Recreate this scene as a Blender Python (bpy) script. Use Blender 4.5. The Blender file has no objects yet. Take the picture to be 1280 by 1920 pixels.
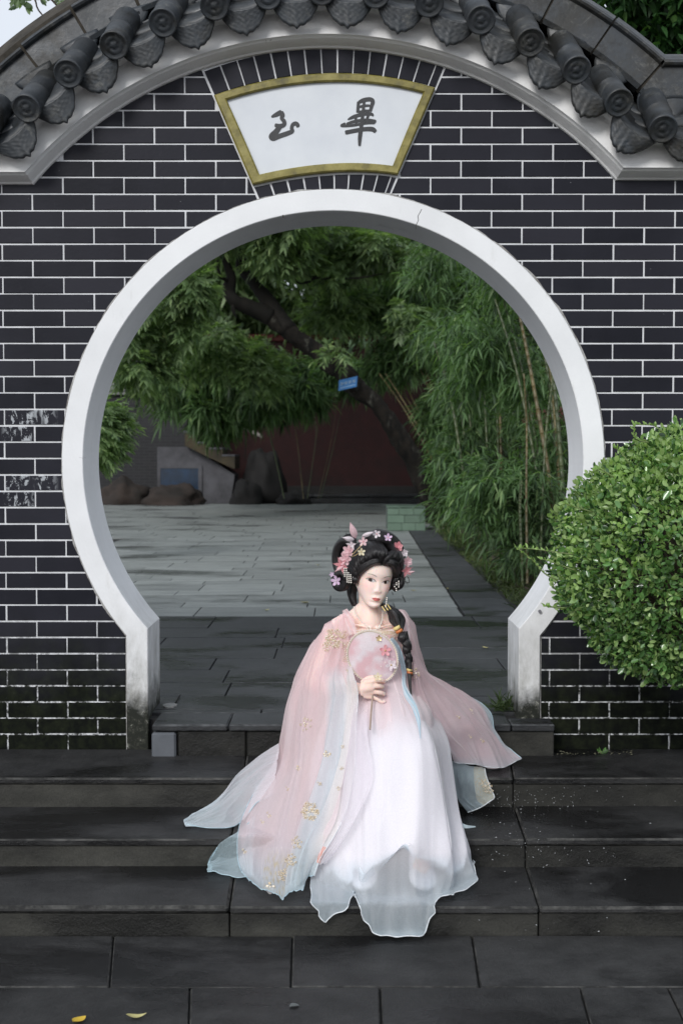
import bpy, bmesh, math, random
import numpy as np
from mathutils import Vector, Matrix, noise as mnoise

random.seed(7); RNG = np.random.default_rng(7)
SC = bpy.context.scene
COL = SC.collection

# ------------------------------------------------------------------ camera, sky, sun, exposure
F = 2345.0; CAMY, CAMZ = -5.10, 1.063; PITCH = math.atan(100.0/F)
cam_d = bpy.data.cameras.new("camera"); cam = bpy.data.objects.new("camera", cam_d); COL.objects.link(cam)
cam.location = (0, CAMY, CAMZ); cam.rotation_euler = (math.radians(90)-PITCH, 0, 0)
cam_d.sensor_fit = 'VERTICAL'; cam_d.sensor_height = 36.0; cam_d.sensor_width = 24.0
cam_d.lens = 36.0*F/1920.0; cam_d.clip_start = 0.05; cam_d.clip_end = 400
cam_d.dof.use_dof = True; cam_d.dof.focus_distance = 4.6; cam_d.dof.aperture_fstop = 5.0
SC.camera = cam

SUN_EL, SUN_AZ = math.radians(31), math.radians(203)      # azimuth: clockwise from +Y (behind and left of the camera)
w = bpy.data.worlds.new("World"); SC.world = w; w.use_nodes = True
nt = w.node_tree; nt.nodes.clear()
wo = nt.nodes.new('ShaderNodeOutputWorld'); bg = nt.nodes.new('ShaderNodeBackground')
sky = nt.nodes.new('ShaderNodeTexSky'); sky.sky_type = 'NISHITA'; sky.sun_disc = False
sky.sun_elevation = SUN_EL; sky.sun_rotation = SUN_AZ; sky.altitude = 0; sky.air_density = 1.0; sky.dust_density = 1.5; sky.ozone_density = 1.0
hsv = nt.nodes.new('ShaderNodeHueSaturation'); hsv.inputs['Saturation'].default_value = 0.42; hsv.inputs['Value'].default_value = 1.0
cloud = nt.nodes.new('ShaderNodeMix'); cloud.data_type = 'RGBA'; cloud.inputs[0].default_value = .72          # an overcast veil over the clear sky
ctc = nt.nodes.new('ShaderNodeTexCoord'); cn = nt.nodes.new('ShaderNodeTexNoise'); cn.inputs['Scale'].default_value = 2.2; cn.inputs['Detail'].default_value = 5
cr_ = nt.nodes.new('ShaderNodeValToRGB'); cr_.color_ramp.elements[0].position = .3; cr_.color_ramp.elements[0].color = (5.2, 5.7, 6.5, 1); cr_.color_ramp.elements[1].position = .7; cr_.color_ramp.elements[1].color = (6.6, 7.0, 7.6, 1)
nt.links.new(ctc.outputs['Generated'], cn.inputs['Vector']); nt.links.new(cn.outputs[0], cr_.inputs[0])
nt.links.new(sky.outputs[0], hsv.inputs['Color']); nt.links.new(hsv.outputs[0], cloud.inputs[6]); nt.links.new(cr_.outputs[0], cloud.inputs[7]); nt.links.new(cloud.outputs[2], bg.inputs['Color'])
bg.inputs['Strength'].default_value = 0.105
nt.links.new(bg.outputs[0], wo.inputs['Surface'])
sd = bpy.data.lights.new("sun", 'SUN'); sd.energy = 1.5; sd.angle = math.radians(20); sd.color = (1.0, 0.982, 0.962)
sun = bpy.data.objects.new("sun", sd); COL.objects.link(sun)
sdir = Vector((math.sin(SUN_AZ)*math.cos(SUN_EL), math.cos(SUN_AZ)*math.cos(SUN_EL), math.sin(SUN_EL)))
sun.rotation_euler = sdir.to_track_quat('Z', 'Y').to_euler(); sun.location = (-4, -8, 9)
SC.view_settings.view_transform = 'Standard'; SC.view_settings.look = 'None'
SC.view_settings.exposure = 0.45; SC.view_settings.gamma = 1.0; SC.view_settings.use_curve_mapping = False
SC.render.engine = 'CYCLES'
SC.cycles.max_bounces = 8; SC.cycles.transparent_max_bounces = 24; SC.cycles.use_denoising = True

# ------------------------------------------------------------------ helpers
_cp, _sp = math.cos(PITCH), math.sin(PITCH)
def ray(px, py):
    """direction in the place seen at a pixel of the 1280 x 1920 photograph"""
    xc, yc = (px-640)/F, -(py-960)/F
    return Vector((xc, _cp + yc*_sp, -_sp + yc*_cp))
def P(px, py, Y):
    d = ray(px, py); t = (Y-CAMY)/d.y
    return Vector((d.x*t, Y, CAMZ + d.z*t))
def PZ(px, py, Z):
    d = ray(px, py); t = (Z-CAMZ)/d.z
    return Vector((d.x*t, CAMY + d.y*t, Z))

ORG = {}
def tag(o, label=None, cat=None, group=None, kind=None):
    if label: o['label'] = label
    if cat: o['category'] = cat
    if group: o['group'] = group
    if kind: o['kind'] = kind
    return o
def thing(name, loc, label, cat, group=None):
    o = bpy.data.objects.new(name, None); COL.objects.link(o); o.location = loc
    o.empty_display_size = 0.1
    ORG[o.name] = Vector(loc)
    return tag(o, label, cat, group)
def link(name, me, parent=None, loc=None, kind=None):
    """link mesh data as an object; loc is a place in the world"""
    o = bpy.data.objects.new(name, me); COL.objects.link(o)
    base = ORG[parent.name] if parent is not None else Vector((0, 0, 0))
    if parent is not None: o.parent = parent
    wl = Vector(loc) if loc is not None else base
    o.location = wl - base
    ORG[o.name] = wl
    if kind: o['kind'] = kind
    return o
def mesh(name, V, Fc, mat=None, smooth=False, org=(0, 0, 0)):
    me = bpy.data.meshes.new(name)
    o = Vector(org)
    V = [(v[0]-o.x, v[1]-o.y, v[2]-o.z) for v in V]
    me.from_pydata(V, [], Fc)
    if mat: me.materials.append(mat)
    if smooth: me.polygons.foreach_set('use_smooth', [True]*len(me.polygons))
    me.update()
    return me
def npmesh(name, V, Fc, mat=None, smooth=False):
    """V (n,3), Fc (m,k) arrays"""
    V = np.asarray(V, dtype=np.float32); Fc = np.asarray(Fc, dtype=np.int32)
    me = bpy.data.meshes.new(name); n, k = Fc.shape
    me.vertices.add(len(V)); me.vertices.foreach_set('co', V.ravel())
    me.loops.add(n*k); me.loops.foreach_set('vertex_index', Fc.ravel())
    me.polygons.add(n); me.polygons.foreach_set('loop_start', np.arange(0, n*k, k, dtype=np.int32))
    me.polygons.foreach_set('loop_total', np.full(n, k, dtype=np.int32))
    if smooth: me.polygons.foreach_set('use_smooth', np.ones(n, dtype=bool))
    if mat: me.materials.append(mat)
    me.update(calc_edges=True); me.validate()
    return me
def obj(name, V, Fc, mat, parent=None, smooth=False, kind=None):
    """one mesh object; vertices are given in the place's own coordinates"""
    org = ORG[parent.name] if parent is not None else Vector((0, 0, 0))
    return link(name, mesh(name, V, Fc, mat, smooth, org), parent, org, kind)
def npobj(name, V, Fc, mat, parent=None, smooth=False, kind=None):
    org = ORG[parent.name] if parent is not None else Vector((0, 0, 0))
    return link(name, npmesh(name, np.asarray(V)-np.array(org), Fc, mat, smooth), parent, org, kind)
def box(x0, x1, y0, y1, z0, z1, c=0.0):
    """box, its top and front edges eased by c"""
    if c <= 0:
        V = [(x, y, z) for z in (z0, z1) for y in (y0, y1) for x in (x0, x1)]
        return V, [(0, 2, 3, 1), (4, 5, 7, 6), (0, 1, 5, 4), (2, 6, 7, 3), (0, 4, 6, 2), (1, 3, 7, 5)]
    bm = bmesh.new(); bmesh.ops.create_cube(bm, size=1)
    for v in bm.verts:
        v.co = Vector((x0 if v.co.x < 0 else x1, y0 if v.co.y < 0 else y1, z0 if v.co.z < 0 else z1))
    bmesh.ops.bevel(bm, geom=bm.edges[:], offset=c, segments=1, affect='EDGES')
    V = [v.co.copy() for v in bm.verts]; Fc = [[v.index for v in f.verts] for f in bm.faces]; bm.free()
    return V, Fc
def join(parts):
    V, Fc = [], []
    for v, f in parts:
        n = len(V); V += list(v); Fc += [tuple(i+n for i in q) for q in f]
    return V, Fc
def catmull(pts, n):
    """n points along a smooth curve through pts (lists of any length)"""
    A = np.array([list(p) for p in pts], dtype=float)
    if len(A) == 2: 
        t = np.linspace(0, 1, n)[:, None]; return A[0]*(1-t)+A[1]*t
    A2 = np.vstack([2*A[0]-A[1], A, 2*A[-1]-A[-2]])
    u = np.linspace(0, len(A)-1-1e-9, n); i = u.astype(int); f = (u-i)[:, None]
    p0, p1, p2, p3 = A2[i], A2[i+1], A2[i+2], A2[i+3]
    return 0.5*((2*p1)+(-p0+p2)*f+(2*p0-5*p1+4*p2-p3)*f**2+(-p0+3*p1-3*p2+p3)*f**3)
def tube(pts, rad, seg=8, cap=True, flat=1.0, n=None, up=(0, 0, 1)):
    """tapered tube along pts; rad is a number or a list along the way"""
    pts = np.array([list(p) for p in pts], dtype=float)
    r = np.full(len(pts), rad, dtype=float) if np.isscalar(rad) else np.array(rad, dtype=float)
    if n:
        r = np.interp(np.linspace(0, 1, n), np.linspace(0, 1, len(r)), r); pts = catmull(pts, n)
    elif len(r) != len(pts): r = np.interp(np.linspace(0, 1, len(pts)), np.linspace(0, 1, len(r)), r)
    T = np.gradient(pts, axis=0); T /= np.linalg.norm(T, axis=1)[:, None]+1e-12
    a = np.array(up, dtype=float)
    if abs(np.dot(a, T[0])) > 0.9: a = np.array([1.0, 0, 0])
    V = []; nrm = a-np.dot(a, T[0])*T[0]; nrm /= np.linalg.norm(nrm)
    th = np.linspace(0, 2*math.pi, seg, endpoint=False)
    for i in range(len(pts)):
        nrm = nrm-np.dot(nrm, T[i])*T[i]; nrm /= np.linalg.norm(nrm)+1e-12
        b = np.cross(T[i], nrm)
        for t in th: V.append(tuple(pts[i]+r[i]*(math.cos(t)*nrm*flat+math.sin(t)*b)))
    Fc = []
    for i in range(len(pts)-1):
        for j in range(seg):
            k = (j+1) % seg
            Fc.append((i*seg+j, i*seg+k, (i+1)*seg+k, (i+1)*seg+j))
    if cap:
        Fc.append(tuple(range(seg-1, -1, -1))); m = (len(pts)-1)*seg; Fc.append(tuple(range(m, m+seg)))
    return V, Fc
def ellipsoid(c, r, nu=16, nv=10, rot=None):
    V, Fc = [], []
    for i in range(nv+1):
        ph = math.pi*i/nv
        for j in range(nu):
            th = 2*math.pi*j/nu
            p = Vector((r[0]*math.sin(ph)*math.cos(th), r[1]*math.sin(ph)*math.sin(th), r[2]*math.cos(ph)))
            if rot is not None: p = rot @ p
            V.append((c[0]+p.x, c[1]+p.y, c[2]+p.z))
    for i in range(nv):
        for j in range(nu):
            k = (j+1) % nu
            Fc.append((i*nu+j, (i+1)*nu+j, (i+1)*nu+k, i*nu+k))
    return V, Fc
def grid_faces(nu, nv):
    i, j = np.meshgrid(np.arange(nv-1), np.arange(nu-1), indexing='ij')
    a = (i*nu+j).ravel()
    return np.stack([a, a+1, a+1+nu, a+nu], axis=1)
def fbm(x, y, z, oct=3):
    return mnoise.fractal(Vector((x, y, z)), 0.8, 2.1, oct)

# ------------------------------------------------------------------ materials
class NT:
    def __init__(s, name):
        s.m = bpy.data.materials.new(name); s.m.use_nodes = True; s.t = s.m.node_tree; s.t.nodes.clear()
        s.out = s.t.nodes.new('ShaderNodeOutputMaterial')
    def n(s, typ, ins=None, **kw):
        nd = s.t.nodes.new(typ)
        for k, v in kw.items(): setattr(nd, k, v)
        for k, v in (ins or {}).items():
            if isinstance(v, bpy.types.NodeSocket): s.t.links.new(v, nd.inputs[k])
            else: nd.inputs[k].default_value = v
        return nd
    def pos(s, scale=(1, 1, 1), off=(0, 0, 0), src='world'):
        if src == 'world': v = s.n('ShaderNodeNewGeometry').outputs['Position']
        else: v = s.n('ShaderNodeTexCoord').outputs['Object']
        return s.n('ShaderNodeMapping', {0: v, 1: off, 3: scale}).outputs[0]
    def noise(s, vec, scale, detail=5, rough=.6, dist=0.0):
        return s.n('ShaderNodeTexNoise', {'Vector': vec, 'Scale': scale, 'Detail': detail, 'Roughness': rough, 'Distortion': dist}).outputs[0]
    def ramp(s, fac, stops, interp='LINEAR'):
        r = s.n('ShaderNodeValToRGB', {0: fac}); cr = r.color_ramp; cr.interpolation = interp
        while len(cr.elements) > 1: cr.elements.remove(cr.elements[-1])
        for i, (p, c) in enumerate(stops):
            e = cr.elements[0] if i == 0 else cr.elements.new(p)
            e.position = p; e.color = (c[0], c[1], c[2], 1) if not np.isscalar(c) else (c, c, c, 1)
        return r.outputs[0]
    def mix(s, fac, a, b, mode='MIX'):
        nd = s.n('ShaderNodeMix', data_type='RGBA', blend_type=mode)
        for k, v in ((0, fac), (6, a), (7, b)):
            if isinstance(v, bpy.types.NodeSocket): s.t.links.new(v, nd.inputs[k])
            elif k == 0: nd.inputs[0].default_value = v
            else: nd.inputs[k].default_value = (v[0], v[1], v[2], 1)
        return nd.outputs[2]
    def math(s, op, a, b=0.0, clamp=False):
        nd = s.n('ShaderNodeMath', {0: a, 1: b}, operation=op); nd.use_clamp = clamp; return nd.outputs[0]
    def mapr(s, v, a, b, c=0.0, d=1.0):
        return s.n('ShaderNodeMapRange', {0: v, 1: a, 2: b, 3: c, 4: d}).outputs[0]
    def axis(s, vec, i): return s.n('ShaderNodeSeparateXYZ', {0: vec}).outputs[i]
    def bump(s, h, strength, dist=.01):
        return s.n('ShaderNodeBump', {'Height': h, 'Strength': strength, 'Distance': dist}).outputs[0]
    def bsdf(s, col, rough=.6, normal=None, spec=.5, **kw):
        ins = {'Base Color': col if isinstance(col, bpy.types.NodeSocket) else (col[0], col[1], col[2], 1), 'Roughness': rough, 'Specular IOR Level': spec}
        if normal is not None: ins['Normal'] = normal
        ins.update(kw)
        b = s.n('ShaderNodeBsdfPrincipled', ins); s.t.links.new(b.outputs[0], s.out.inputs[0]); return b

def simple(name, c1, c2=None, scale=8, rough=.6, bump=.0, bscale=40, spec=.5, rand=0.0, stretch=(1, 1, 1), metal=0.0):
    m = NT(name); v = m.pos(stretch)
    c2 = c2 or tuple(x*.7 for x in c1)
    col = m.ramp(m.noise(v, scale), [(.35, c2), (.65, c1)])
    if rand:
        rn = m.n('ShaderNodeObjectInfo').outputs['Random']
        col = m.mix(1.0, col, m.ramp(rn, [(0, 1-rand), (1, 1.0)]), 'MULTIPLY')
    nm = m.bump(m.noise(v, bscale, 4), bump) if bump else None
    m.bsdf(col, rough, nm, spec, Metallic=metal)
    return m.m

def m_brick(flaked=False):
    m = NT('dark_brick_tile_flaked' if flaked else 'dark_brick_tile'); p = m.pos(); z = m.axis(m.pos(), 2)
    rn = m.n('ShaderNodeObjectInfo').outputs['Random']
    base = m.mix(rn, (.0100, .0106, .0150), (.0230, .0228, .0300))
    base = m.mix(m.ramp(m.noise(p, 3.0), [(.35, 0.0), (.75, .5)]), base, (.030, .031, .041))
    # faint streaks of dust
    st = m.ramp(m.noise(m.pos((14, 1, 3)), 3, 6, .7), [(.62, 0.0), (.8, .28)])
    base = m.mix(st, base, (.06, .063, .07))
    # moss and damp low down
    nz = m.math('ADD', z, m.mapr(m.noise(p, 6), 0, 1, -.22, .22))
    damp = m.mapr(nz, .42, .05, 0, 1)
    moss = m.ramp(m.noise(p, 18, 8, .7), [(.42, (.004, .005, .004)), (.62, (.012, .015, .008)), (.75, (.035, .038, .024))])
    base = m.mix(damp, base, moss)
    # white specks
    sp = m.ramp(m.noise(p, 55, 3, .6), [(.735, 0.0), (.76, .6)])
    base = m.mix(sp, base, (.25, .26, .27))
    if flaked:
        fl = m.ramp(m.noise(m.pos((1.0, 1, .55)), 30, 7, .75, .6), [(.53, 0.0), (.545, 1.0)])
        tw = m.ramp(m.axis(m.pos(), 0), [(0, 1.0)])
        xx_ = m.axis(m.pos(), 0); big = m.math('MULTIPLY', m.mapr(xx_, -1.385, -1.35), m.mapr(xx_, -1.15, -1.20))
        big = m.math('MULTIPLY', big, m.ramp(m.noise(m.pos((1, 1, .1), (3, 0, 0)), 14, 2), [(.33, 0.0), (.40, 1.0)]))
        fl = m.math('MULTIPLY', fl, big)
        base = m.mix(fl, base, (.36, .38, .40))
    rough = m.mapr(m.noise(p, 7, 4), .3, .7, .30, .5)
    rough = m.mapr(damp, 0, 1, .38, .8)
    nm = m.bump(m.noise(p, 60, 4), .06)
    m.bsdf(base, rough, nm, .09); return m.m
def m_mortar():
    m = NT('white_mortar'); p = m.pos(); z = m.axis(p, 2)
    nz = m.math('ADD', z, m.mapr(m.noise(p, 5), 0, 1, -.25, .25))
    damp = m.mapr(nz, .5, .12, 0, 1)
    br = m.ramp(m.noise(p, 40, 5, .75), [(.42, 0.0), (.56, 1.0)])
    f = m.math('MULTIPLY', damp, br)
    col = m.mix(m.ramp(m.noise(p, 12), [(.3, 0.0), (.7, 1.0)]), (.55, .56, .58), (.74, .75, .77))
    col = m.mix(f, col, (.012, .014, .009)); m.bsdf(col, .85); return m.m
def m_plaster():
    m = NT('white_painted_plaster'); p = m.pos(); z = m.axis(p, 2)
    col = m.mix(m.ramp(m.noise(p, 2.2, 7, .65), [(.35, 0.0), (.7, 1.0)]), (.70, .71, .72), (.80, .81, .82))
    # thin dirt
    d = m.ramp(m.noise(m.pos((1, 1, .35)), 9, 8, .72), [(.60, 0.0), (.82, .45)])
    col = m.mix(d, col, (.38, .37, .33))
    # pillars weathered at their feet
    nz = m.math('ADD', z, m.mapr(m.noise(p, 9, 8, .7), 0, 1, -.16, .16))
    g1 = m.mapr(nz, .52, .10, 0, 1)
    col = m.mix(m.math('MULTIPLY', g1, m.ramp(m.noise(m.pos((1, 1, .4)), 14, 7, .7), [(.35, .15), (.7, .9)])), col, (.20, .195, .165))
    g2 = m.mapr(nz, .16, .02, 0, 1)
    sp = m.ramp(m.noise(p, 42, 8, .8), [(.5, (.012, .014, .010)), (.60, (.05, .052, .04)), (.66, (.42, .42, .38))])
    col = m.mix(g2, col, sp)
    nm = m.bump(m.noise(p, 35, 6), .12)
    m.bsdf(col, .72, nm, .3); return m.m
def m_cornice():
    m = NT('aged_white_cornice'); p = m.pos()
    col = m.mix(m.ramp(m.noise(p, 3, 7, .65), [(.35, 0.0), (.7, 1.0)]), (.78, .78, .775), (.86, .86, .855))
    d = m.ramp(m.noise(m.pos((1, 1, .5)), 7, 9, .75), [(.60, 0.0), (.80, .55)])
    col = m.mix(d, col, (.40, .38, .33))
    cr = m.ramp(m.noise(p, 4.3, 9, .8, .4), [(.655, 0.0), (.69, .85)])
    col = m.mix(cr, col, (.12, .105, .075))
    m.bsdf(col, .8, m.bump(m.noise(p, 30, 6), .2), .25); return m.m
def m_rooftile():
    m = NT('grey_glazed_roof_tile'); p = m.pos()
    rn = m.n('ShaderNodeObjectInfo').outputs['Random']
    col = m.mix(rn, (.026, .029, .033), (.042, .047, .053))
    x = m.axis(p, 0)
    col = m.mix(m.ramp(m.noise(p, 6, 6, .65), [(.35, 0.0), (.75, .8)]), col, (.035, .045, .055))
    old = m.math('MULTIPLY', m.mapr(x, .2, 1.0, .25, 1.0), m.ramp(m.noise(p, 5, 8, .7), [(.42, 0.0), (.62, 1.0)]))
    col = m.mix(old, col, (.022, .021, .017))
    lich = m.ramp(m.noise(p, 9, 9, .8, .5), [(.54, 0.0), (.66, .7)])
    col = m.mix(lich, col, (.13, .13, .12))
    blot = m.ramp(m.noise(p, 3.2, 8, .75), [(.52, 0.0), (.60, .85)])
    col = m.mix(blot, col, (.012, .012, .010))
    m.bsdf(col, m.mapr(m.noise(p, 9), .3, .7, .35, .62), m.bump(m.noise(p, 45, 5), .15), .5); return m.m
def m_wet_stone(name, c1, c2, stainc, smin=.48, smax=.6, r0=.28, r1=.62, sscale=2.3, rnd=.25, streak=(1, 1, 1)):
    m = NT(name); p = m.pos()
    rn = m.n('ShaderNodeObjectInfo').outputs['Random']
    col = m.ramp(m.noise(m.pos(streak), 5, 9, .7), [(.32, c2), (.68, c1)])
    col = m.mix(1.0, col, m.ramp(rn, [(0, 1-rnd), (1, 1.0)]), 'MULTIPLY')
    s = m.ramp(m.noise(m.pos((.55, 1, 1), (1.7, 3.1, 0)), sscale, 5, .55, .3), [(smin, 0.0), (smax, 1.0)])
    col = m.mix(m.math('MULTIPLY', s, .85), col, stainc)
    gr = m.ramp(m.noise(p, 160, 3, .6), [(.35, .8), (.65, 1.12)])
    col = m.mix(1.0, col, gr, 'MULTIPLY')
    ro = m.mapr(s, 0, 1, r1, r0)
    h = m.math('ADD', m.noise(p, 90, 6, .75), m.math('MULTIPLY', m.noise(p, 12, 5), 2.5))
    m.bsdf(col, ro, m.bump(h, .5, .006), .35); return m.m
def m_worn(name, c1, c2):
    m = NT(name); p = m.pos()
    m.bsdf(m.ramp(m.noise(p, 14, 8, .75), [(.42, c2), (.62, c1)]), .8, m.bump(m.noise(p, 70, 5, .7), .6, .006), .3); return m.m
def m_leaf(name, c_dark, c_mid, c_light, rough=.45, trans=.35, spec=.4, scale=1.5):
    m = NT(name); p = m.pos()
    r = m.n('ShaderNodeNewGeometry').outputs['Random Per Island']
    a = m.ramp(r, [(0, c_dark), (.45, c_mid), (.85, c_mid), (1.0, c_light)])
    b = m.ramp(m.noise(p, scale, 3), [(.35, .62), (.65, 1.2)])
    col = m.mix(1.0, a, b, 'MULTIPLY')
    b1 = m.n('ShaderNodeBsdfPrincipled', {'Base Color': col, 'Roughness': rough, 'Specular IOR Level': spec})
    b2 = m.n('ShaderNodeBsdfTranslucent', {'Color': m.mix(1.0, col, (1.1, 1.3, .5), 'MULTIPLY')})
    mx = m.n('ShaderNodeMixShader', {0: trans, 1: b1.outputs[0], 2: b2.outputs[0]})
    m.t.links.new(mx.outputs[0], m.out.inputs[0]); return m.m
# ------------------------------------------------------------------ materials of the place
M_BRICK, M_BRICKF, M_MORTAR, M_PLASTER, M_CORNICE, M_ROOF = m_brick(), m_brick(True), m_mortar(), m_plaster(), m_cornice(), m_rooftile()
M_STEP = m_wet_stone('dark_wet_step_stone', (.050, .050, .050), (.017, .017, .0175), (.006, .006, .0065), .50, .58, .22, .62, 1.7)
M_RISER = m_wet_stone('mossy_riser_stone', (.060, .059, .051), (.014, .014, .012), (.005, .005, .0045), .44, .58, .5, .8, 2.6, .3, (.45, 1, .9))
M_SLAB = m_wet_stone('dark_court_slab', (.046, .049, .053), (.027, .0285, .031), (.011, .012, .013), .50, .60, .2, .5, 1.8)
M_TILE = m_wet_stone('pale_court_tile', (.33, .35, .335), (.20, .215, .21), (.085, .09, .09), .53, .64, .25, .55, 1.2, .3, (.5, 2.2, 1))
M_EDGE = m_wet_stone('grey_edge_slab', (.060, .064, .068), (.034, .036, .039), (.016, .016, .016), .52, .62)
M_WORN_STEP = m_worn('worn_step_edge', (.080, .079, .074), (.018, .018, .0175))
M_WORN_SLAB = m_worn('worn_slab_edge', (.10, .105, .11), (.030, .032, .034))
M_JOINT = simple('dark_joint_grit', (.012, .012, .012), (.006, .006, .006), 20, .9)
M_SOIL = simple('damp_brown_soil', (.055, .038, .026), (.025, .018, .013), 4, .9, .5, 30)

# ------------------------------------------------------------------ the moon gate wall
ZS = [0.0, -0.128, None, None, None]
GC = P(624.5, 868, 0); GX, GZ = GC.x, GC.z                 # centre of the round opening
R_IN, R_OUT = 1.015, 1.101
PIL_IN, PIL_OUT = 0.757, 0.845
WT = 0.305                                                  # wall thickness
AC = P(612, 820, 0); AX, AZ = AC.x, AC.z                    # centre of the arched coping
AR = 717/460.0
ZL = P(75, 346, 0).z; ZR = P(1150, 338, 0).z
XL, XR = -4.2, 4.2
wall = thing('moon_gate_wall', (GX, 0.15, -0.13), 'dark brick wall with round white moon gate opening and arched tiled coping', 'wall')

def coping_line(o, n=121):
    """the coping's lower edge pushed outward by o: left level run, arc, right level run"""
    r = AR+o
    aL = math.pi-math.asin(max(-1, min(1, (ZL+o-AZ)/r))); aR = math.asin((ZR+o-AZ)/r)
    pts = [(XL, ZL+o)] + [(XL+(AX+r*math.cos(aL)-XL)*t, ZL+o) for t in (.5,)]
    for i in range(n):
        a = aL+(aR-aL)*i/(n-1); pts.append((AX+r*math.cos(a), AZ+r*math.sin(a)))
    xr = AX+r*math.cos(aR); pts += [(xr+(XR-xr)*.5, ZR+o), (XR, ZR+o)]
    return pts
# opening outline, from the left foot over the top to the right foot
def gate_line(R, pil, zfoot=-0.20, n=97):
    h = math.sqrt(R*R-pil*pil); a0 = math.pi+math.asin(h/R); a1 = -math.asin(h/R)
    pts = [(GX-pil, zfoot), (GX-pil, zfoot*.5-.5*h*.5)]
    pts[1] = (GX-pil, (zfoot+(GZ-h))/2)
    for i in range(n):
        a = a0+(a1-a0)*i/(n-1); pts.append((GX+R*math.cos(a), GZ+R*math.sin(a)))
    pts += [(GX+pil, (zfoot+(GZ-h))/2), (GX+pil, zfoot)]
    return pts
# core slab (it shows as the white joints): strips between opening and outer outline
inn = gate_line(R_IN+.03, PIL_IN+.03, -.44)
outl = coping_line(.10)
def resample(pts, n):
    A = np.array(pts); d = np.r_[0, np.cumsum(np.linalg.norm(np.diff(A, axis=0), axis=1))]
    t = np.linspace(0, d[-1], n); return np.stack([np.interp(t, d, A[:, k]) for k in range(2)], 1)
outer_full = [(XL, -.44), (XL, .7)] + outl + [(XR, .7), (XR, -.44)]
def cast(p):
    """from an opening point outward to the outline, by angle about the gate centre"""
    return p
N = len(inn)
ang = [math.atan2(p[1]-GZ, p[0]-GX) for p in inn]
OA = np.array(outer_full)
def hit(a):
    d = np.array([math.cos(a), math.sin(a)]); best = None
    for i in range(len(OA)-1):
        p, q = OA[i]-[GX, GZ], OA[i+1]-[GX, GZ]; e = q-p
        den = d[0]*e[1]-d[1]*e[0]
        if abs(den) < 1e-9: continue
        t = (p[0]*e[1]-p[1]*e[0])/den; s = (p[0]*d[1]-p[1]*d[0])/den
        if t > 0 and -1e-9 <= s <= 1+1e-9 and (best is None or t < best): best = t
    return None if best is None else (GX+d[0]*best, GZ+d[1]*best)
V, Fc = [], []
rows = []
for i, p in enumerate(inn):
    h = hit(ang[i])
    if i == 0: h = (XL, -.44)
    if i == N-1: h = (XR, -.44)
    if h is None: h = (XL if p[0] < GX else XR, -.44)
    rows.append((p, h))
for (p, h) in rows:
    V += [(p[0], .004, p[1]), (h[0], .004, h[1]), (h[0], WT-.004, h[1]), (p[0], WT-.004, p[1])]
for i in range(N-1):
    a, b = i*4, i*4+4
    for k in range(4): Fc.append((a+k, a+(k+1) % 4, b+(k+1) % 4, b+k))
obj('mortar_core', V, Fc, M_MORTAR, wall)

# ---- bricks
zt = P(300, 175.5, 0).z; zb = P(100, 1376.7, 0).z
PITCH_Z = (zt-zb)/39.0; PITCH_X = 0.2470; JT = 0.0068
def clip(poly, n, c):
    """keep the side where n.p <= c"""
    out = []
    for i in range(len(poly)):
        a, b = poly[i], poly[(i+1) % len(poly)]
        da, db = a[0]*n[0]+a[1]*n[1]-c, b[0]*n[0]+b[1]*n[1]-c
        if da <= 0: out.append(a)
        if (da < 0 < db) or (db < 0 < da):
            t = da/(da-db); out.append((a[0]+(b[0]-a[0])*t, a[1]+(b[1]-a[1])*t))
    return out
def area(p): return .5*abs(sum(p[i][0]*p[(i+1) % len(p)][1]-p[(i+1) % len(p)][0]*p[i][1] for i in range(len(p)))) if len(p) > 2 else 0
def brick_mesh(poly, y0=-.0005, y1=.035, e=.0016):
    c = (sum(p[0] for p in poly)/len(poly), sum(p[1] for p in poly)/len(poly))
    ins = []
    for p in poly:
        dx, dz = c[0]-p[0], c[1]-p[1]; l = math.hypot(dx, dz)+1e-9
        ins.append((p[0]+math.copysign(min(e, abs(dx)), dx), p[1]+math.copysign(min(e, abs(dz)), dz)))
    n = len(poly)
    if sum(poly[i][0]*poly[(i+1) % n][1]-poly[(i+1) % n][0]*poly[i][1] for i in range(n)) < 0:
        poly = poly[::-1]; ins = ins[::-1]
    V = [(p[0], y0, p[1]) for p in ins]+[(p[0], y0+e, p[1]) for p in poly]+[(p[0], y1, p[1]) for p in poly]
    Fc = [tuple(range(n))]
    for i in range(n):
        k = (i+1) % n
        Fc += [(i+n, k+n, k, i), (i+2*n, k+2*n, k+n, i+n)]
    return V, Fc
# the fan shaped plaque: corners in the wall plane
TL, TR, BL, BR = [P(*q, 0) for q in ((402, 181), (815, 167), (474, 348), (745, 329))]
TM, BM = P(611, 140, 0), P(618, 324.5, 0)
def arcpt(a, m, b, u):
    c = Vector(((2*m.x-.5*(a.x+b.x)), 0, (2*m.z-.5*(a.z+b.z))))
    return (1-u)**2*a + 2*u*(1-u)*c + u*u*b
def fan(u, v, y=0.0):
    p = arcpt(TL, TM, TR, u)*(1-v) + arcpt(BL, BM, BR, u)*v
    return (p.x, y, p.z)
lineL = (Vector((TL.x, TL.z)), Vector((BL.x, BL.z))); lineR = (Vector((TR.x, TR.z)), Vector((BR.x, BR.z)))
def halfplane(line, keep_left):
    a, b = line; d = (b-a).normalized(); n = Vector((-d.y, d.x))      # to the right of the downward run: +x side
    if n.x < 0: n = -n
    if not keep_left: n = -n
    return (n.x, n.y), n.dot(a)-.006
full_me = {}
nb = 0
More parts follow.
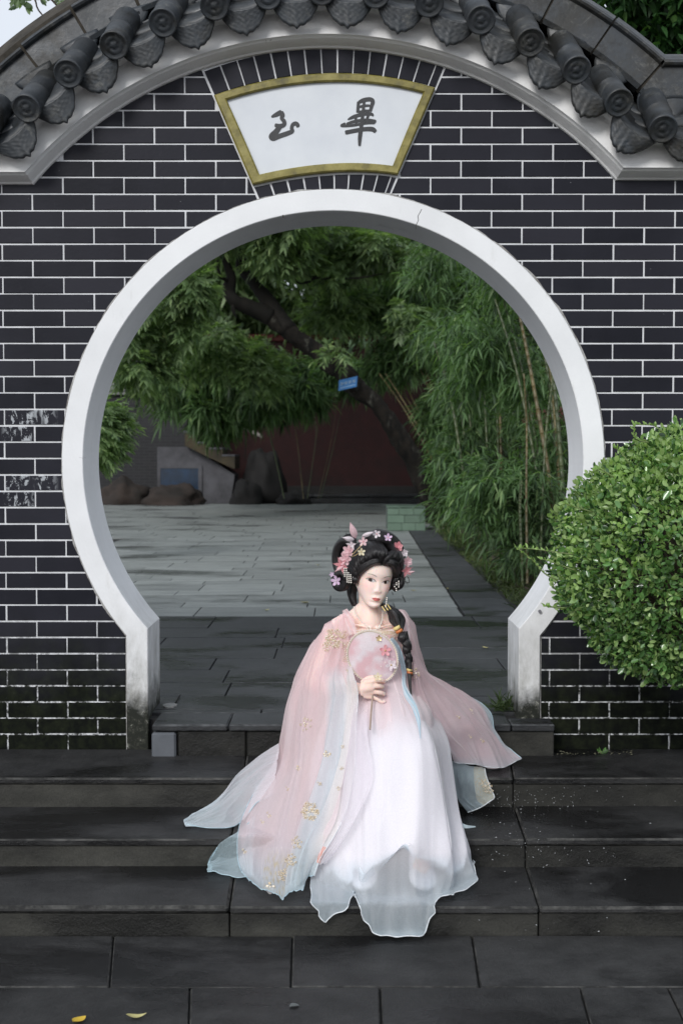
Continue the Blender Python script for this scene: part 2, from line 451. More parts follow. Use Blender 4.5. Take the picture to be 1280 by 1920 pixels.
def add_brick(poly, flaked=False, name='brick', dy=0.0):
    global nb
    if area(poly) < .00035: return
    cx = sum(p[0] for p in poly)/len(poly); cz = sum(p[1] for p in poly)/len(poly)
    v, f = brick_mesh([(p[0]-cx, p[1]-cz) for p in poly])
    mt = M_BRICKF if flaked else M_BRICK
    key = None
    if len(poly) == 4 and abs(area(poly)-(PITCH_X-JT)*(PITCH_Z-JT)) < 1e-6: key = ('full', flaked)
    if key and key in full_me: me = full_me[key]
    else:
        me = mesh('brick', v, f, mt)
        if key: full_me[key] = me
    o = link(name, me, wall, (cx+random.uniform(-.0007, .0007), dy+random.uniform(-.0008, .0006), cz+random.uniform(-.0006, .0006))); nb += 1
    o.rotation_euler = (random.uniform(-.006, .006), random.uniform(-.0022, .0022), random.uniform(-.002, .002)); o.scale = (random.uniform(.994, 1.002), 1, random.uniform(.975, 1.008))
x_even = P(977.8, 447, 0).x
view_l, view_r = -1.50, 1.50
for r in range(-3, 44):
    z0 = zb + r*PITCH_Z; z1 = z0+PITCH_Z
    row_from_top = 39-8-r                                       # row just under y = 427.6 is 0
    ph = x_even + (0 if row_from_top % 2 == 1 else PITCH_X/2)
    if z1 < -.21: continue
    k0 = int((view_l-ph)/PITCH_X)-1
    for k in range(k0, k0+16):
        xa = ph+k*PITCH_X+JT/2; xb = ph+(k+1)*PITCH_X-JT/2
        if xb < view_l or xa > view_r: continue
        poly = [(xa, z0+JT/2), (xb, z0+JT/2), (xb, z1-JT/2), (xa, z1-JT/2)]
        # a few are made of two cut pieces in the photograph
        cx, cz = (xa+xb)/2, (z0+z1)/2
        # above the coping?
        if AX-1.17 < cx < AX+1.17 or cz > min(ZL, ZR):
            d = math.hypot(cx-AX, cz-AZ); lim = AR+.045
            if d > lim+.15 and cz > ZL: continue
            if cz > ZL-.03:
                if (cx < AX-1.17 or cx > AX+1.165):
                    poly = clip(poly, (0, 1), max(ZL, ZR)+.03)
                elif d > 1e-6:
                    n = ((cx-AX)/d, (cz-AZ)/d); poly = clip(poly, n, n[0]*AX+n[1]*AZ+lim)
        elif False: pass
        # the opening
        dx, dz = cx-GX, cz-GZ; hh = math.sqrt(R_OUT**2-PIL_OUT**2)
        if dz > -hh+.02:
            d = math.hypot(dx, dz); n = (-dx/d, -dz/d); poly = clip(poly, n, n[0]*GX+n[1]*GZ-(R_OUT-.045))
        else:
            s = 1 if dx > 0 else -1
            poly = clip(poly, (-s, 0), -s*GX-(PIL_OUT-.04))
            if dz > -hh-.10:
                d = math.hypot(dx, dz)
        if len(poly) < 3: continue
        # the plaque
        if cz > GZ+1.0:
            cl, cc = halfplane(lineL, True); left = clip(poly, cl, cc)
            cl2, cc2 = halfplane(lineR, False); right = clip(poly, cl2, cc2)
            pieces = [q for q in (left, right) if len(q) > 2]
        else: pieces = [poly]
        c2 = P(50, 830, 0)
        fl = (abs(cz-P(0, 835, 0).z) < .235 and cx < P(100, 800, 0).x and cx > -1.42)
        for q in pieces: add_brick(q, fl and random.random() < .9)
# soldier bricks over and under the plaque
for (v0, v1, nn, u0, u1) in ((-.28, -.018, 14, .0, .965), (1.022, 1.21, 9, .0, .955)):
    us = [u0+(u1-u0)*i/nn for i in range(nn+1)]
    us += [1.0]
    for i in range(len(us)-1):
        g = .0065 if v0 < 0 else .012
        q = []
        for (uu, vv) in ((us[i]+g/2, v1), (us[i+1]-g/2, v1), (us[i+1]-g/2, v0), (us[i]+g/2, v0)):
            p = fan(uu, vv); q.append((p[0], p[2]))
        if v0 < 0:      # run up under the coping
            c = (sum(p[0] for p in q)/4, sum(p[1] for p in q)/4); d = math.hypot(c[0]-AX, c[1]-AZ)
            n = ((c[0]-AX)/d, (c[1]-AZ)/d); q = clip(q, n, n[0]*AX+n[1]*AZ+AR+.03)
        if v0 > 1:      # tuck the feet under the white ring
            c = (sum(p[0] for p in q)/4, sum(p[1] for p in q)/4); d = math.hypot(c[0]-GX, c[1]-GZ)
            n = (-(c[0]-GX)/d, -(c[1]-GZ)/d); q = clip(q, n, n[0]*GX+n[1]*GZ-(R_OUT-.03))
        add_brick(q)

# ---- white ring round the opening and its pillars
def sweep(paths, mat, name, parent, smooth=False, closed=False, kind=None):
    """paths: list of polylines (x, y, z), one per profile point, all of equal length"""
    V = [tuple(p) for path in paths for p in path]; n = len(paths[0]); Fc = []
    m = len(paths)
    for k in range(m if closed else m-1):
        a, b = k*n, ((k+1) % m)*n
        for i in range(n-1): Fc.append((a+i, a+i+1, b+i+1, b+i))
    return obj(name, V, Fc, mat, parent, smooth, kind)
prof = [(.086, .03), (.086, -.012), (.083, -.016), (.003, -.016), (0, -.013), (0, WT+.012), (.003, WT+.015), (.086, WT+.015), (.086, .27)]
paths = []
for (o, y) in prof:
    foot = -.20
    paths.append([(x, y, z) for (x, z) in gate_line(R_IN+o, PIL_IN+o*(PIL_OUT-PIL_IN)/.086, foot, 161)])
ring = sweep(paths, M_PLASTER, 'gate_surround', wall)
# hairline of loose render round the ring
V, Fc = [], []
gl = gate_line(R_OUT-.002, PIL_OUT-.002, -.2, 300)
rr = random.Random(3)
prev = None
for i, (x, z) in enumerate(gl):
    dx, dz = x-GX, z-GZ; d = math.hypot(dx, dz); wdt = .006+.009*abs(fbm(x*7, z*7, 1))
    nx, nz = (dx/d, dz/d) if 1 < i < 301 else (math.copysign(1, dx), 0)
    V += [(x, -.0022, z), (x+nx*wdt, -.0022, z+nz*wdt), (x+nx*wdt, .01, z+nz*wdt), (x, .01, z)]
    if i:
        a, b = len(V)-8, len(V)-4
        Fc += [(a, a+1, b+1, b), (a+1, a+2, b+2, b+1)]
M_RENDER = simple('rough_grey_render', (.40, .40, .39), (.16, .15, .14), 22, .9, .3)
obj('render_edge', V, Fc, M_RENDER, wall)
# crack across the ring, upper right, and a small iron plug lower right
M_CRACK = simple('crack_shadow', (.05, .045, .04), None, 30, .9)
def crack(pxs, y, wd):
    V, Fc = [], []
    for i, (a, b) in enumerate(pxs):
        p = P(a, b, y); V += [(p.x-wd, y, p.z), (p.x+wd, y, p.z)]
        if i: Fc.append((2*i-2, 2*i-1, 2*i+1, 2*i))
    return V, Fc
v, f = join([crack([(790, 392), (786, 400), (783, 405), (784, 413), (780, 421), (779, 430)], -.0168, .0011),
             crack([(148, 857), (156, 859), (161, 858)], -.0168, .001), crack([(530, 403), (531, 408), (536, 409)], -.0168, .002)])
obj('crack', v, f, M_CRACK, wall)
pp = P(1011, 1146, -.016)
v, f = tube([pp, pp+Vector((0, -.012, 0))], [.007, .006], 12); obj('iron_plug', v, f, simple('grey_iron', (.2, .2, .22), None, 20, .5), wall)

# ---- coping: white mouldings swept along the arc
prof = [(-.002, .004), (0, -.012), (.006, -.020), (.022, -.066), (.027, -.074), (.031, -.086), (.112, -.078), (.120, -.080), (.126, -.100), (.132, -.108), (.150, -.112), (.154, -.10), (.154, .0)]
paths = [[(x, y, z) for (x, z) in coping_line(o)] for (o, y) in prof]
sweep(paths, M_CORNICE, 'coping_moulding', wall)
prof = [(-.002, WT-.004), (0, WT+.02), (.034, WT+.05), (.11, WT+.066), (.125, WT+.1), (.215, WT+.13), (.30, WT)]
sweep([[(x, y, z) for (x, z) in coping_line(o)] for (o, y) in prof], M_CORNICE, 'coping_moulding', wall)

# ---- roof
EA = .150                                                       # eave line, outward of the cornice's lower edge
RIDGE_Y = WT/2
roof = link('roof', mesh('roof_deck', *(lambda ps: ([p for path in ps for p in path],
    [(k*len(ps[0])+i, k*len(ps[0])+i+1, (k+1)*len(ps[0])+i+1, (k+1)*len(ps[0])+i) for k in range(len(ps)-1) for i in range(len(ps[0])-1)]))(
    [[(x, y, z) for (x, z) in coping_line(o)] for (o, y) in ((.140, -.10), (.146, -.115), (.262, .05), (.33, RIDGE_Y), (.262, .25), (.15, WT+.12))]), M_JOINT, False, ORG[wall.name]), wall)
# cylinder tile with its round end: a unit piece, copied along the eave
S = math.radians(36)
def round_tile_mesh(L=.29, r=.054):
    V, Fc = [], []; seg = 28
    ax = Vector((0, math.cos(S), math.sin(S))); up = Vector((0, -math.sin(S), math.cos(S))); sx = Vector((1, 0, 0))
    rings = [(-.001, 0.0), (-.001, .009), (.0008, .011), (.0018, .017), (.0018, .020), (.0, .023), (.0, .034), (.0014, .036), (.0, .039), (-.0005, .047), (-.0025, .049), (-.003, .0535), (.0, .056), (.012, .0565), (.014, .054), (.125, .0535), (.127, .0565), (.131, .0565), (.133, .054), (L, .055)]
    for (t, rad) in rings:
        for j in range(seg):
            a = 2*math.pi*j/seg
            rl = rad
            relief = 0
            if .01 < rad < .036: relief = .0007*math.sin(3*a+rad*120)+.0006*math.sin(7*a-rad*90)
            p = ax*(t+relief) + sx*(rl*math.cos(a)) + up*(rl*math.sin(a)); V.append(tuple(p))
    for i in range(len(rings)-1):
        for j in range(seg):
            k = (j+1) % seg; Fc.append((i*seg+j, i*seg+k, (i+1)*seg+k, (i+1)*seg+j))
    return mesh('round_tile', V, Fc, M_ROOF, True)
def drip_mesh():
    """the concave pan tile's hanging lip: scalloped, pointed plate with raised veins, facing out and down"""
    V, Fc = [], []; nu, nv = 49, 15; w = .104
    for j in range(nv):
        v = j/(nv-1)
        for i in range(nu):
            u = -1+2*i/(nu-1)
            topz = -.026*(1-u*u)                                          # concave upper lip
            depth = (.074*(1-abs(u)**2.6)+.006) + .004*abs(math.cos(u*math.pi*3.5)) + .009*math.exp(-(u/.07)**2)
            z = topz - depth*v
            x = u*w*(1-.06*v)
            rel = .0024*math.exp(-((v-.90)/.05)**2) + .0012*math.exp(-((v-.74)/.04)**2) + (.0007*math.sin(u*26+4*math.sin(v*9)) + .0006*math.sin(v*30+abs(u)*14))*(1 if v < .66 else 0)
            y = .028*v - rel - .02*(1-u*u)*0
            V.append((x, y, z))
    Fc = [tuple(int(k) for k in q) for q in grid_faces(nu, nv)]
    b = len(V)                                                           # back of the plate
    V += [(x, y+.011, z) for (x, y, z) in V]
    Fc += [(q[3]+b, q[2]+b, q[1]+b, q[0]+b) for q in Fc]
    edge = [i for i in range(nu)]+[nu*(j+1)-1 for j in range(1, nv)]+[nu*(nv-1)+i for i in range(nu-2, -1, -1)]+[nu*j for j in range(nv-2, 0, -1)]
    for i in range(len(edge)): a, c = edge[i], edge[(i+1) % len(edge)]; Fc.append((c, a, a+b, c+b))
    return mesh('drip_tile', V, Fc, M_ROOF, True)
def pan_mesh(L=.135):
    """concave pan tile, thick, sloping up under the next"""
    V, Fc = [], []; nu = 15
    ax = Vector((0, math.cos(S), math.sin(S))); up = Vector((0, -math.sin(S), math.cos(S)))
    for (t, off) in ((0, 0), (L, 0), (L, -.012), (0, -.012)):
        for i in range(nu):
            u = -1+2*i/(nu-1); p = Vector((1, 0, 0))*(u*.100) + ax*t + up*(-.026*(1-u*u)+off*1.6); V.append(tuple(p))
    for k in range(4):
        a, c = k*nu, ((k+1) % 4)*nu
        for i in range(nu-1): Fc.append((a+i, a+i+1, c+i+1, c+i))
    for e in (0, nu-1): Fc.append((e, nu+e, 2*nu+e, 3*nu+e))
    return mesh('pan_tile', V, Fc, M_ROOF, True)
def spandrel_mesh():
    """rounded filler shard between ridge and pan"""
    V, Fc = [], []; nu, nv = 13, 7
    for j in range(nv):
        v = j/(nv-1)
        for i in range(nu):
            u = -1+2*i/(nu-1); ww = .085*(1-v**1.8*.85)
            V.append((u*ww, .004*v+.012*(u*u), -.085*v))
    Fc = [tuple(int(k) for k in q) for q in grid_faces(nu, nv)]; b = len(V)
    V += [(x, y+.012, z) for (x, y, z) in V]; Fc += [(q[3]+b, q[2]+b, q[1]+b, q[0]+b) for q in Fc]
    for e in ([k for k in range(nu)], [nu*(nv-1)+k for k in range(nu-1, -1, -1)], [k*nu for k in range(nv-1, -1, -1)], [k*nu+nu-1 for k in range(nv)]):
        for a, c in zip(e[:-1], e[1:]): Fc.append((c, a, a+b, c+b))
    return mesh('filler_tile', V, Fc, M_ROOF, True)
ME_RT, ME_DR, ME_PN, ME_SP = round_tile_mesh(), drip_mesh(), pan_mesh(), spandrel_mesh()
# stations: (x, z, tangent angle) of tile ends along the eave
def eave(s_list, o):
    line = coping_line(o, 400); A = np.array(line); d = np.r_[0, np.cumsum(np.linalg.norm(np.diff(A, axis=0), axis=1))]
    return A, d
YE = -.212
A_, d_ = eave(None, EA)
mid = d_[np.argmin(abs(A_[:, 0]-P(604, 20, YE).x) + (A_[:, 1] < AZ)*10)]
SP = .2085
def at_s(s):
    x = np.interp(s, d_, A_[:, 0]); z = np.interp(s, d_, A_[:, 1]); e = .01
    return x, z, math.atan2(np.interp(s+e, d_, A_[:, 1])-np.interp(s-e, d_, A_[:, 1]), np.interp(s+e, d_, A_[:, 0])-np.interp(s-e, d_, A_[:, 0]))
def put(name, me, x, y, z, rot, sc=(1, 1, 1)):
    o = link(name, me, roof, (x, y, z)); o.rotation_euler = rot; o.scale = sc; return o
rj = random.Random(5)
for k in range(-9, 10):
    x, z, t = at_s(mid+k*SP)
    if abs(x) > 2.2: continue
    j = lambda a: rj.uniform(-a, a)
    put('round_tile', ME_RT, x, YE+j(.004), z+j(.003), (j(.03), t*.25+j(.03), j(.03)))
    x, z, t = at_s(mid+(k+.5)*SP)
    tilt = -t*.80
    wsc = max(.8, 1.0)
    put('drip_tile', ME_DR, x, YE+.035+j(.004), z-.0+j(.003), (j(.03)-.12, tilt+j(.03), j(.03)), (wsc, 1, 1))
    for q in range(3):
        ox = math.sin(t)*.0
        put('pan_tile', ME_PN, x, YE+.037+q*.085, z+.002+q*.072, (j(.015), tilt+j(.02), 0), (wsc, 1, 1))
    A2, d2 = eave(None, EA+.27)
    put('filler_tile', ME_SP, x-math.sin(t)*.176, RIDGE_Y-.150, z+math.cos(t)*.180+.004, (-.10, tilt+j(.04), 0))
# ridge: separate blocks following the arc, each with base band and rolled top
RO = .318
A3 = np.array(coping_line(RO, 400)); d3 = np.r_[0, np.cumsum(np.linalg.norm(np.diff(A3, axis=0), axis=1))]
mid3 = d3[np.argmin(abs(A3[:, 0]-P(640, -80, 0).x)+(A3[:, 1] < AZ)*10)]
BL_ = .238
prof_r = [(0, -.060), (.0, -.098), (.016, -.104), (.022, -.094), (.028, -.088), (.138, -.088), (.144, -.100), (.152, -.104), (.160, -.100), (.166, -.086), (.174, -.082), (.182, -.070), (.205, -.048), (.222, -.022), (.226, 0)]
prof_r = [(o, y*1.48) for (o, y) in prof_r]
prof_r = prof_r + [(o, -y) for (o, y) in prof_r[-2::-1]]
for k in range(-9, 10):
    s0 = mid3+(k-.5)*BL_+rj.uniform(.003, .008); s1 = mid3+(k+.5)*BL_-rj.uniform(.003, .008)
    V, Fc = [], []; ns = 6
    if abs(np.interp((s0+s1)/2, d3, A3[:, 0])) > 2.3: continue
    lift = rj.uniform(-.002, .002)
    for i in range(ns+1):
        s = s0+(s1-s0)*i/ns
        x = np.interp(s, d3, A3[:, 0]); z = np.interp(s, d3, A3[:, 1]); e = .06
        tx = np.interp(s+e, d3, A3[:, 0])-np.interp(s-e, d3, A3[:, 0]); tz = np.interp(s+e, d3, A3[:, 1])-np.interp(s-e, d3, A3[:, 1]); l = math.hypot(tx, tz)
        nx, nz = -tz/l, tx/l; lift -= 0 if i else .045*max(0, min(1, AX-.35-x))
        for (o, y) in prof_r: V.append((x+nx*(o+lift), RIDGE_Y+y, z+nz*(o+lift)))
    m_ = len(prof_r)
    for i in range(ns):
        for q in range(m_-1): Fc.append((i*m_+q, i*m_+q+1, (i+1)*m_+q+1, (i+1)*m_+q))
    Fc += [tuple(range(m_)), tuple(range(ns*m_+m_-1, ns*m_-1, -1))]
    o = obj('ridge_tile', V, Fc, M_ROOF, roof, False)
# mortar core of the ridge
pr = [(0.0, -.122), (.15, -.120), (.215, -.03), (.215, .03), (.15, .120), (0, .122)]
sweep([[(x, RIDGE_Y+y, z) for (x, z) in coping_line(RO+o, 121)] for (o, y) in pr], simple('ridge_mortar', (.05, .043, .033), (.02, .017, .012), 14, .95, .4), 'ridge_mortar', roof)

# ------------------------------------------------------------------ fan shaped plaque with its gilt frame and two written characters
plaque = thing('name_plaque', fan(.5, .5, -.004), 'fan shaped white plaque in worn gilt frame with two black brushed characters', 'plaque')
def fan_grid(u0, u1, v0, v1, y, nu=40, nv=6):
    return [fan(u0+(u1-u0)*i/(nu-1), v0+(v1-v0)*j/(nv-1), y) for j in range(nv) for i in range(nu)]
M_PLAQ = simple('white_plaque_paint', (.64, .67, .70), (.57, .60, .64), 4, .5, .05)
M_GILT = NT('worn_gilt_paint'); p = M_GILT.pos((1, 1, 1))
gcol = M_GILT.ramp(M_GILT.noise(p, 16, 7, .7), [(.30, (.07, .06, .012)), (.5, (.20, .17, .035)), (.7, (.30, .26, .075))])
gw = M_GILT.ramp(M_GILT.noise(M_GILT.pos((.4, 1, 1)), 10, 8, .8), [(.66, 0.0), (.69, 1.0)])
gcol = M_GILT.mix(gw, gcol, (.015, .012, .01)); M_GILT.bsdf(gcol, .5, M_GILT.bump(M_GILT.noise(p, 30), .2)); M_GILT = M_GILT.m
V = fan_grid(.02, .98, .03, .97, -.006); obj('panel', V, [tuple(int(k) for k in q) for q in grid_faces(40, 6)], M_PLAQ, plaque)
fr = []
fw, fv = .037, .085
loop_o, loop_i = [], []
n1, n2 = 40, 14
for i in range(n1): u = i/(n1-1); loop_o.append((u, 0.0)); loop_i.append((fw*1.15+(1-2.3*fw)*u, fv))
for i in range(1, n2): v = i/(n2-1); loop_o.append((1, v)); loop_i.append((1-fw*(1.15+.5*v), fv+(1-2*fv)*v))
for i in range(1, n1): u = 1-i/(n1-1); loop_o.append((u, 1.0)); loop_i.append((fw*1.65+(1-3.3*fw)*u, 1-fv))
for i in range(1, n2-1): v = 1-i/(n2-1); loop_o.append((0, v)); loop_i.append((fw*(1.15+.5*v), fv+(1-2*fv)*v))
nL = len(loop_o); V = []
for lp, y, t in ((loop_o, .004, 0), (loop_o, -.018, 0), (None, -.024, .15), (None, -.024, .85), (loop_i, -.018, 0), (loop_i, -.004, 0)):
    for i in range(nL):
        if lp is None: u = loop_o[i][0]*(1-t)+loop_i[i][0]*t; v = loop_o[i][1]*(1-t)+loop_i[i][1]*t
        else: u, v = lp[i]
        V.append(fan(u, v, y))
Fc = [(k*nL+i, k*nL+(i+1) % nL, (k+1)*nL+(i+1) % nL, (k+1)*nL+i) for k in range(5) for i in range(nL)]
obj('frame', V, Fc, M_GILT, plaque)
# brush characters, stroke by stroke: points carry the brush's half width
def zp(a, b): return P(380+a/2.783, 90+b/2.783, -.0065)
def stroke(pts):
    A = catmull(pts, 8*len(pts)); V, Fc = [], []
    W = np.clip(A[:, 2]*1.32, .8, None)
    for i in range(len(A)):
        j0, j1 = max(0, i-1), min(len(A)-1, i+1)
        t = A[j1, :2]-A[j0, :2]; l = np.linalg.norm(t)+1e-9; nrm = np.array([-t[1], t[0]])/l
        ww = W[i]*(1 if 0 < i < len(A)-1 else .55)
        for y, s in ((-.0065, 1), (-.0085, 1), (-.0085, -1), (-.0065, -1)):
            q = A[i, :2]+nrm*ww*s; p = zp(*q); V.append((p.x, y-random.random()*.0002, p.z))
        if i:
            a = (i-1)*4
            for k in range(3): Fc.append((a+k, a+k+1, a+k+5, a+k+4))
    return V, Fc
M_INK = simple('black_ink_paint', (.012, .013, .016), (.02, .021, .024), 20, .45)
ch1 = [[(358, 360, 3), (375, 352, 7), (395, 342, 9), (412, 330, 7)], [(408, 332, 8), (416, 350, 9), (412, 368, 7), (424, 382, 8), (424, 400, 8), (402, 408, 9), (376, 402, 7)],
       [(404, 408, 9), (384, 436, 11), (362, 462, 13), (370, 474, 8), (400, 460, 9), (440, 446, 9), (466, 434, 8), (464, 418, 7), (470, 400, 7), (486, 394, 8), (498, 404, 6), (488, 412, 3)]]
ch2 = [[(812, 280, 6), (810, 305, 6), (808, 338, 6)], [(812, 284, 6), (840, 272, 8), (872, 268, 8), (886, 278, 8), (880, 305, 7), (872, 332, 6)], [(814, 308, 4), (840, 302, 5), (872, 300, 4)],
       [(812, 336, 5), (845, 328, 5), (870, 328, 4)], [(842, 276, 5), (836, 330, 6), (828, 400, 7), (820, 460, 8), (817, 512, 5)], [(756, 374, 3), (790, 358, 7), (835, 346, 6), (876, 344, 6), (890, 354, 4)],
       [(800, 348, 5), (798, 372, 5), (800, 394, 4)], [(866, 340, 5), (858, 366, 5), (850, 392, 4)], [(748, 396, 4), (790, 384, 6), (850, 376, 6), (904, 384, 7)],
       [(722, 408, 6), (744, 396, 6), (724, 406, 5), (780, 404, 5), (850, 392, 5), (898, 392, 4)], [(742, 442, 8), (780, 434, 8), (840, 424, 8), (884, 424, 9), (902, 438, 7)]]
for nm, lab, ch in (('character', 'cursive left character', ch1), ('character', 'tall right character', ch2)):
    v, f = join([stroke(s) for s in ch]); o = obj(nm, v, f, M_INK, plaque); o['label'] = lab
# ------------------------------------------------------------------ ground, steps and paving
ZT1, ZT2, ZT3, ZG = -.128, -.238, -.338, -.432
def ysolve(py, z): return PZ(640, py, z).y
YL = ysolve(1359, 0.0)                     # front of the low gate step
Y1, Y2, Y3 = ysolve(1459, ZT1), ysolve(1573, ZT2), ysolve(1700, ZT3)
rs = random.Random(11)
ground = tag(obj('ground', *box(-60, 60, -30, 90, -1.6, -.62), M_SOIL), kind='structure')
def slab_obj(name, x0, x1, y0, y1, z0, z1, mat, parent, c=.004, quad=None):
    """a stone laid with its own slight unevenness"""
    v, f = box(x0, x1, y0, y1, z0, z1, c*rs.uniform(.7, 1.5))
    dz = rs.uniform(-.0015, .0015); tx, ty = rs.uniform(-.0012, .0012), rs.uniform(-.0012, .0012)
    cx, cy = (x0+x1)/2, (y0+y1)/2
    v = [Vector((p.x, p.y, p.z+dz+(p.x-cx)*tx+(p.y-cy)*ty)) for p in map(Vector, v)]
    if quad:                # shear the side joints: quad = (x at back left, x at back right)
        v = [Vector((p.x+((quad[0]-x0) if p.x < cx else (quad[1]-x1))*(p.y-y0)/(y1-y0), p.y, p.z)) for p in v]
    o = obj(name, v, f, mat, parent)
    worn = M_WORN_STEP if mat is M_STEP else M_WORN_SLAB if mat is M_SLAB else None
    if worn and c > .001:                                   # the arrises are rubbed paler
        o.data.materials.append(worn)
        amax = max(q.area for q in o.data.polygons)
        for q in o.data.polygons:
            if q.area < amax*.09 and abs(q.normal.z) > .3 and abs(q.normal.z) < .95: q.material_index = 1
    return o
steps = tag(obj('steps', *join([box(-3.4, 3.4, Y3+.05, 0.0, -.8, ZT3-.028), box(-3.4, 3.4, Y2+.05, 0.0, -.4, ZT2-.028), box(-3.4, 3.4, Y1+.05, .1, -.3, ZT1-.028)]), M_JOINT), kind='structure')
def xs_at(pxs, py, z): return [PZ(px, py, z).x for px in pxs]
# each entry: nosing line y, tread height, back y, joints at the nosing and at the back (photograph columns)
G = .0025
def flight(jf, yf, zf, yb, zb_next, name='tread_slab', mat=None, thick=.024, left=-3.4, right=3.4):
    xf = [PZ(640, 960, 0).x]*0
    xs = [left]+jf[0]+[right]; xb = [left]+jf[1]+[right]
    for i in range(len(xs)-1):
        slab_obj(name, xs[i]+G, xs[i+1]-G, yf, yb, zf-thick, zf, mat or M_STEP, steps, .006, (xb[i]+G, xb[i+1]-G))
def colx(px, y, z):                       # x of a photograph column on the line (y, z)
    # invert: find py for (y,z) along the column by solving the ray
    d = y-CAMY; k = (z-CAMZ)/d
    # ray(px,py): z/y = k
    lo, hi = -3000, 6000
    for _ in range(60):
        m_ = (lo+hi)/2; r = ray(px, m_)
        if r.z/r.y > k: lo = m_
        else: hi = m_
    r = ray(px, lo); return r.x/r.y*d
flight(([colx(-260, Y1, ZT1), colx(455, Y1, ZT1), colx(962, Y1, ZT1)], [colx(-240, -.01, ZT1), colx(463, -.01, ZT1), colx(952, -.01, ZT1)]), Y1, ZT1, -.012, 0)
flight(([colx(-180, Y2, ZT2), colx(433, Y2, ZT2), colx(984, Y2, ZT2)], [colx(-150, Y1, ZT2), colx(442, Y1, ZT2), colx(964, Y1, ZT2)]), Y2, ZT2, Y1+.048, 0)
flight(([colx(-120, Y3, ZT3), colx(430, Y3, ZT3), colx(1010, Y3, ZT3)], [colx(-100, Y2, ZT3), colx(440, Y2, ZT3), colx(987, Y2, ZT3)]), Y3, ZT3, Y2+.048, 0)
# risers, set back under the nosing
for (yy, zt_, zb_, js) in ((Y1, ZT1-.024, ZT2, (-250, 448, 962)), (Y2, ZT2-.024, ZT3, (-160, 436, 985)), (Y3, ZT3-.024, ZG, (-110, 430, 1010))):
    xs = [-3.4]+[colx(q, yy, zb_) for q in js]+[3.4]
    for i in range(len(xs)-1):
        slab_obj('riser_stone', xs[i]+.002, xs[i+1]-.002, yy+.010+rs.uniform(0, .002), yy+.047, zb_-.06, zt_-.0015, M_RISER, steps, .003)
# low gate step in front of the opening
xa, xb_ = colx(284, YL, 0), colx(1040, YL, 0)
gate_step = tag(obj('gate_step', *box(xa+.02, xb_-.02, YL+.03, .02, -.2, -.03), M_JOINT), kind='structure')
js = [xa, colx(428, YL, 0), colx(640, YL, 0), colx(845, YL, 0), colx(958, YL, 0), xb_]
jb = [xa-.0, colx(440, -.005, 0), colx(645, -.005, 0), colx(840, -.005, 0), colx(950, -.005, 0), xb_]
for i in range(5):
    yb_ = .10 if 0 < i < 4 else (.10 if i == 0 else -.018)
    slab_obj('tread_slab', js[i]+.002, js[i+1]-.002, YL, -.0175 if i == 4 else .09, -.028, .0, M_SLAB, gate_step, .005)
js = [(xa, 333), (None, 462), (None, 640), (None, 925), (None, 960)]
xr_ = [xa]+[colx(q, YL+.02, -.1) for q in (333, 462, 640, 845)]+[xb_]
M_PATCH = simple('smooth_grey_cement', (.11, .12, .135), (.08, .088, .10), 6, .7, .1)
for i in range(5):
    if i == 0: slab_obj('cement_block', xr_[0], xr_[1]-.004, YL+.001, YL+.05, ZT1-.01, -.034, M_PATCH, gate_step, .009)
    else: slab_obj('riser_stone', xr_[i]+.002, xr_[i+1]-.002, YL+.012, YL+.05, ZT1-.02, -.0295, M_RISER, gate_step, .004)
# lower paving in front
pave = tag(obj('forecourt_paving', *box(-3.6, 3.6, -7.5, Y3+.06, -.75, ZG-.012), M_JOINT), kind='structure')
yA = ysolve(1851, ZG); yB = yA-.40
rowsP = [(Y3+.012, yA, [-250, 213, 548, 884, 1480], 1773, [-280, 205, 545, 899, 1500]), (yA, yB, [-20, 356, 712, 1086, 1250, 1700], 1852, [-60, 352, 716, 1108, 1290, 1760]), ]
def pave_row(y1, y0, xb, xf):
    for i in range(len(xb)-1):
        slab_obj('paving_slab', xf[i]+.003, xf[i+1]-.003, y0+.003, y1-.003, ZG-.05, ZG, M_STEP, pave, .003, (xb[i]+.003, xb[i+1]-.003))
pave_row(Y3+.006, yA, [colx(q, Y3, ZG) for q in (-250, 213, 548, 884, 1480)], [colx(q, yA, ZG) for q in (-290, 205, 545, 899, 1530)])
pave_row(yA, yB, [colx(q, yA, ZG) for q in (-30, 356, 712, 1086, 1250, 1700)], [colx(q, yB, ZG) for q in (-80, 352, 717, 1120, 1312, 1830)])
for r in range(5):
    pave_row(yB-.4*r, yB-.4*(r+1), [-2.6+.66*i+.3*(r % 2) for i in range(9)], [-2.6+.66*i+.3*(r % 2) for i in range(9)])

# ------------------------------------------------------------------ courtyard behind the gate (level 0)
court = tag(obj('courtyard_paving', *box(-7, 9, .02, 32, -.7, -.012), M_JOINT), kind='structure')
cnt = 0
def row_tiles(y0, y1, x0, x1, wmin, wmax, mat, name, parent, gap=.0035, collect=None, z=0.0, phase=None, skew=0.0):
    x = x0
    first = True
    while x < x1-.02:
        wd = rs.uniform(wmin, wmax)
        if first: wd *= rs.uniform(.3, 1); first = False
        e = min(x+wd, x1)
        if x1-e < .12: e = x1
        if collect is not None:
            v, f = box(x+gap, e-gap, y0+gap, y1-gap, z-.03, z+rs.uniform(-.001, .0012)); collect.append((v, f))
        else: slab_obj(name, x+gap, e-gap, y0+gap, y1-gap, z-.05, z, mat, parent, .002)
        x = e
# dark slabs nearest the gate
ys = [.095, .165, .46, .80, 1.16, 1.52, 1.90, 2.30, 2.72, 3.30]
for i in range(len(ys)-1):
    row_tiles(ys[i], ys[i+1], -1.75, 2.0, .62, .95, M_SLAB, 'paving_slab', court)
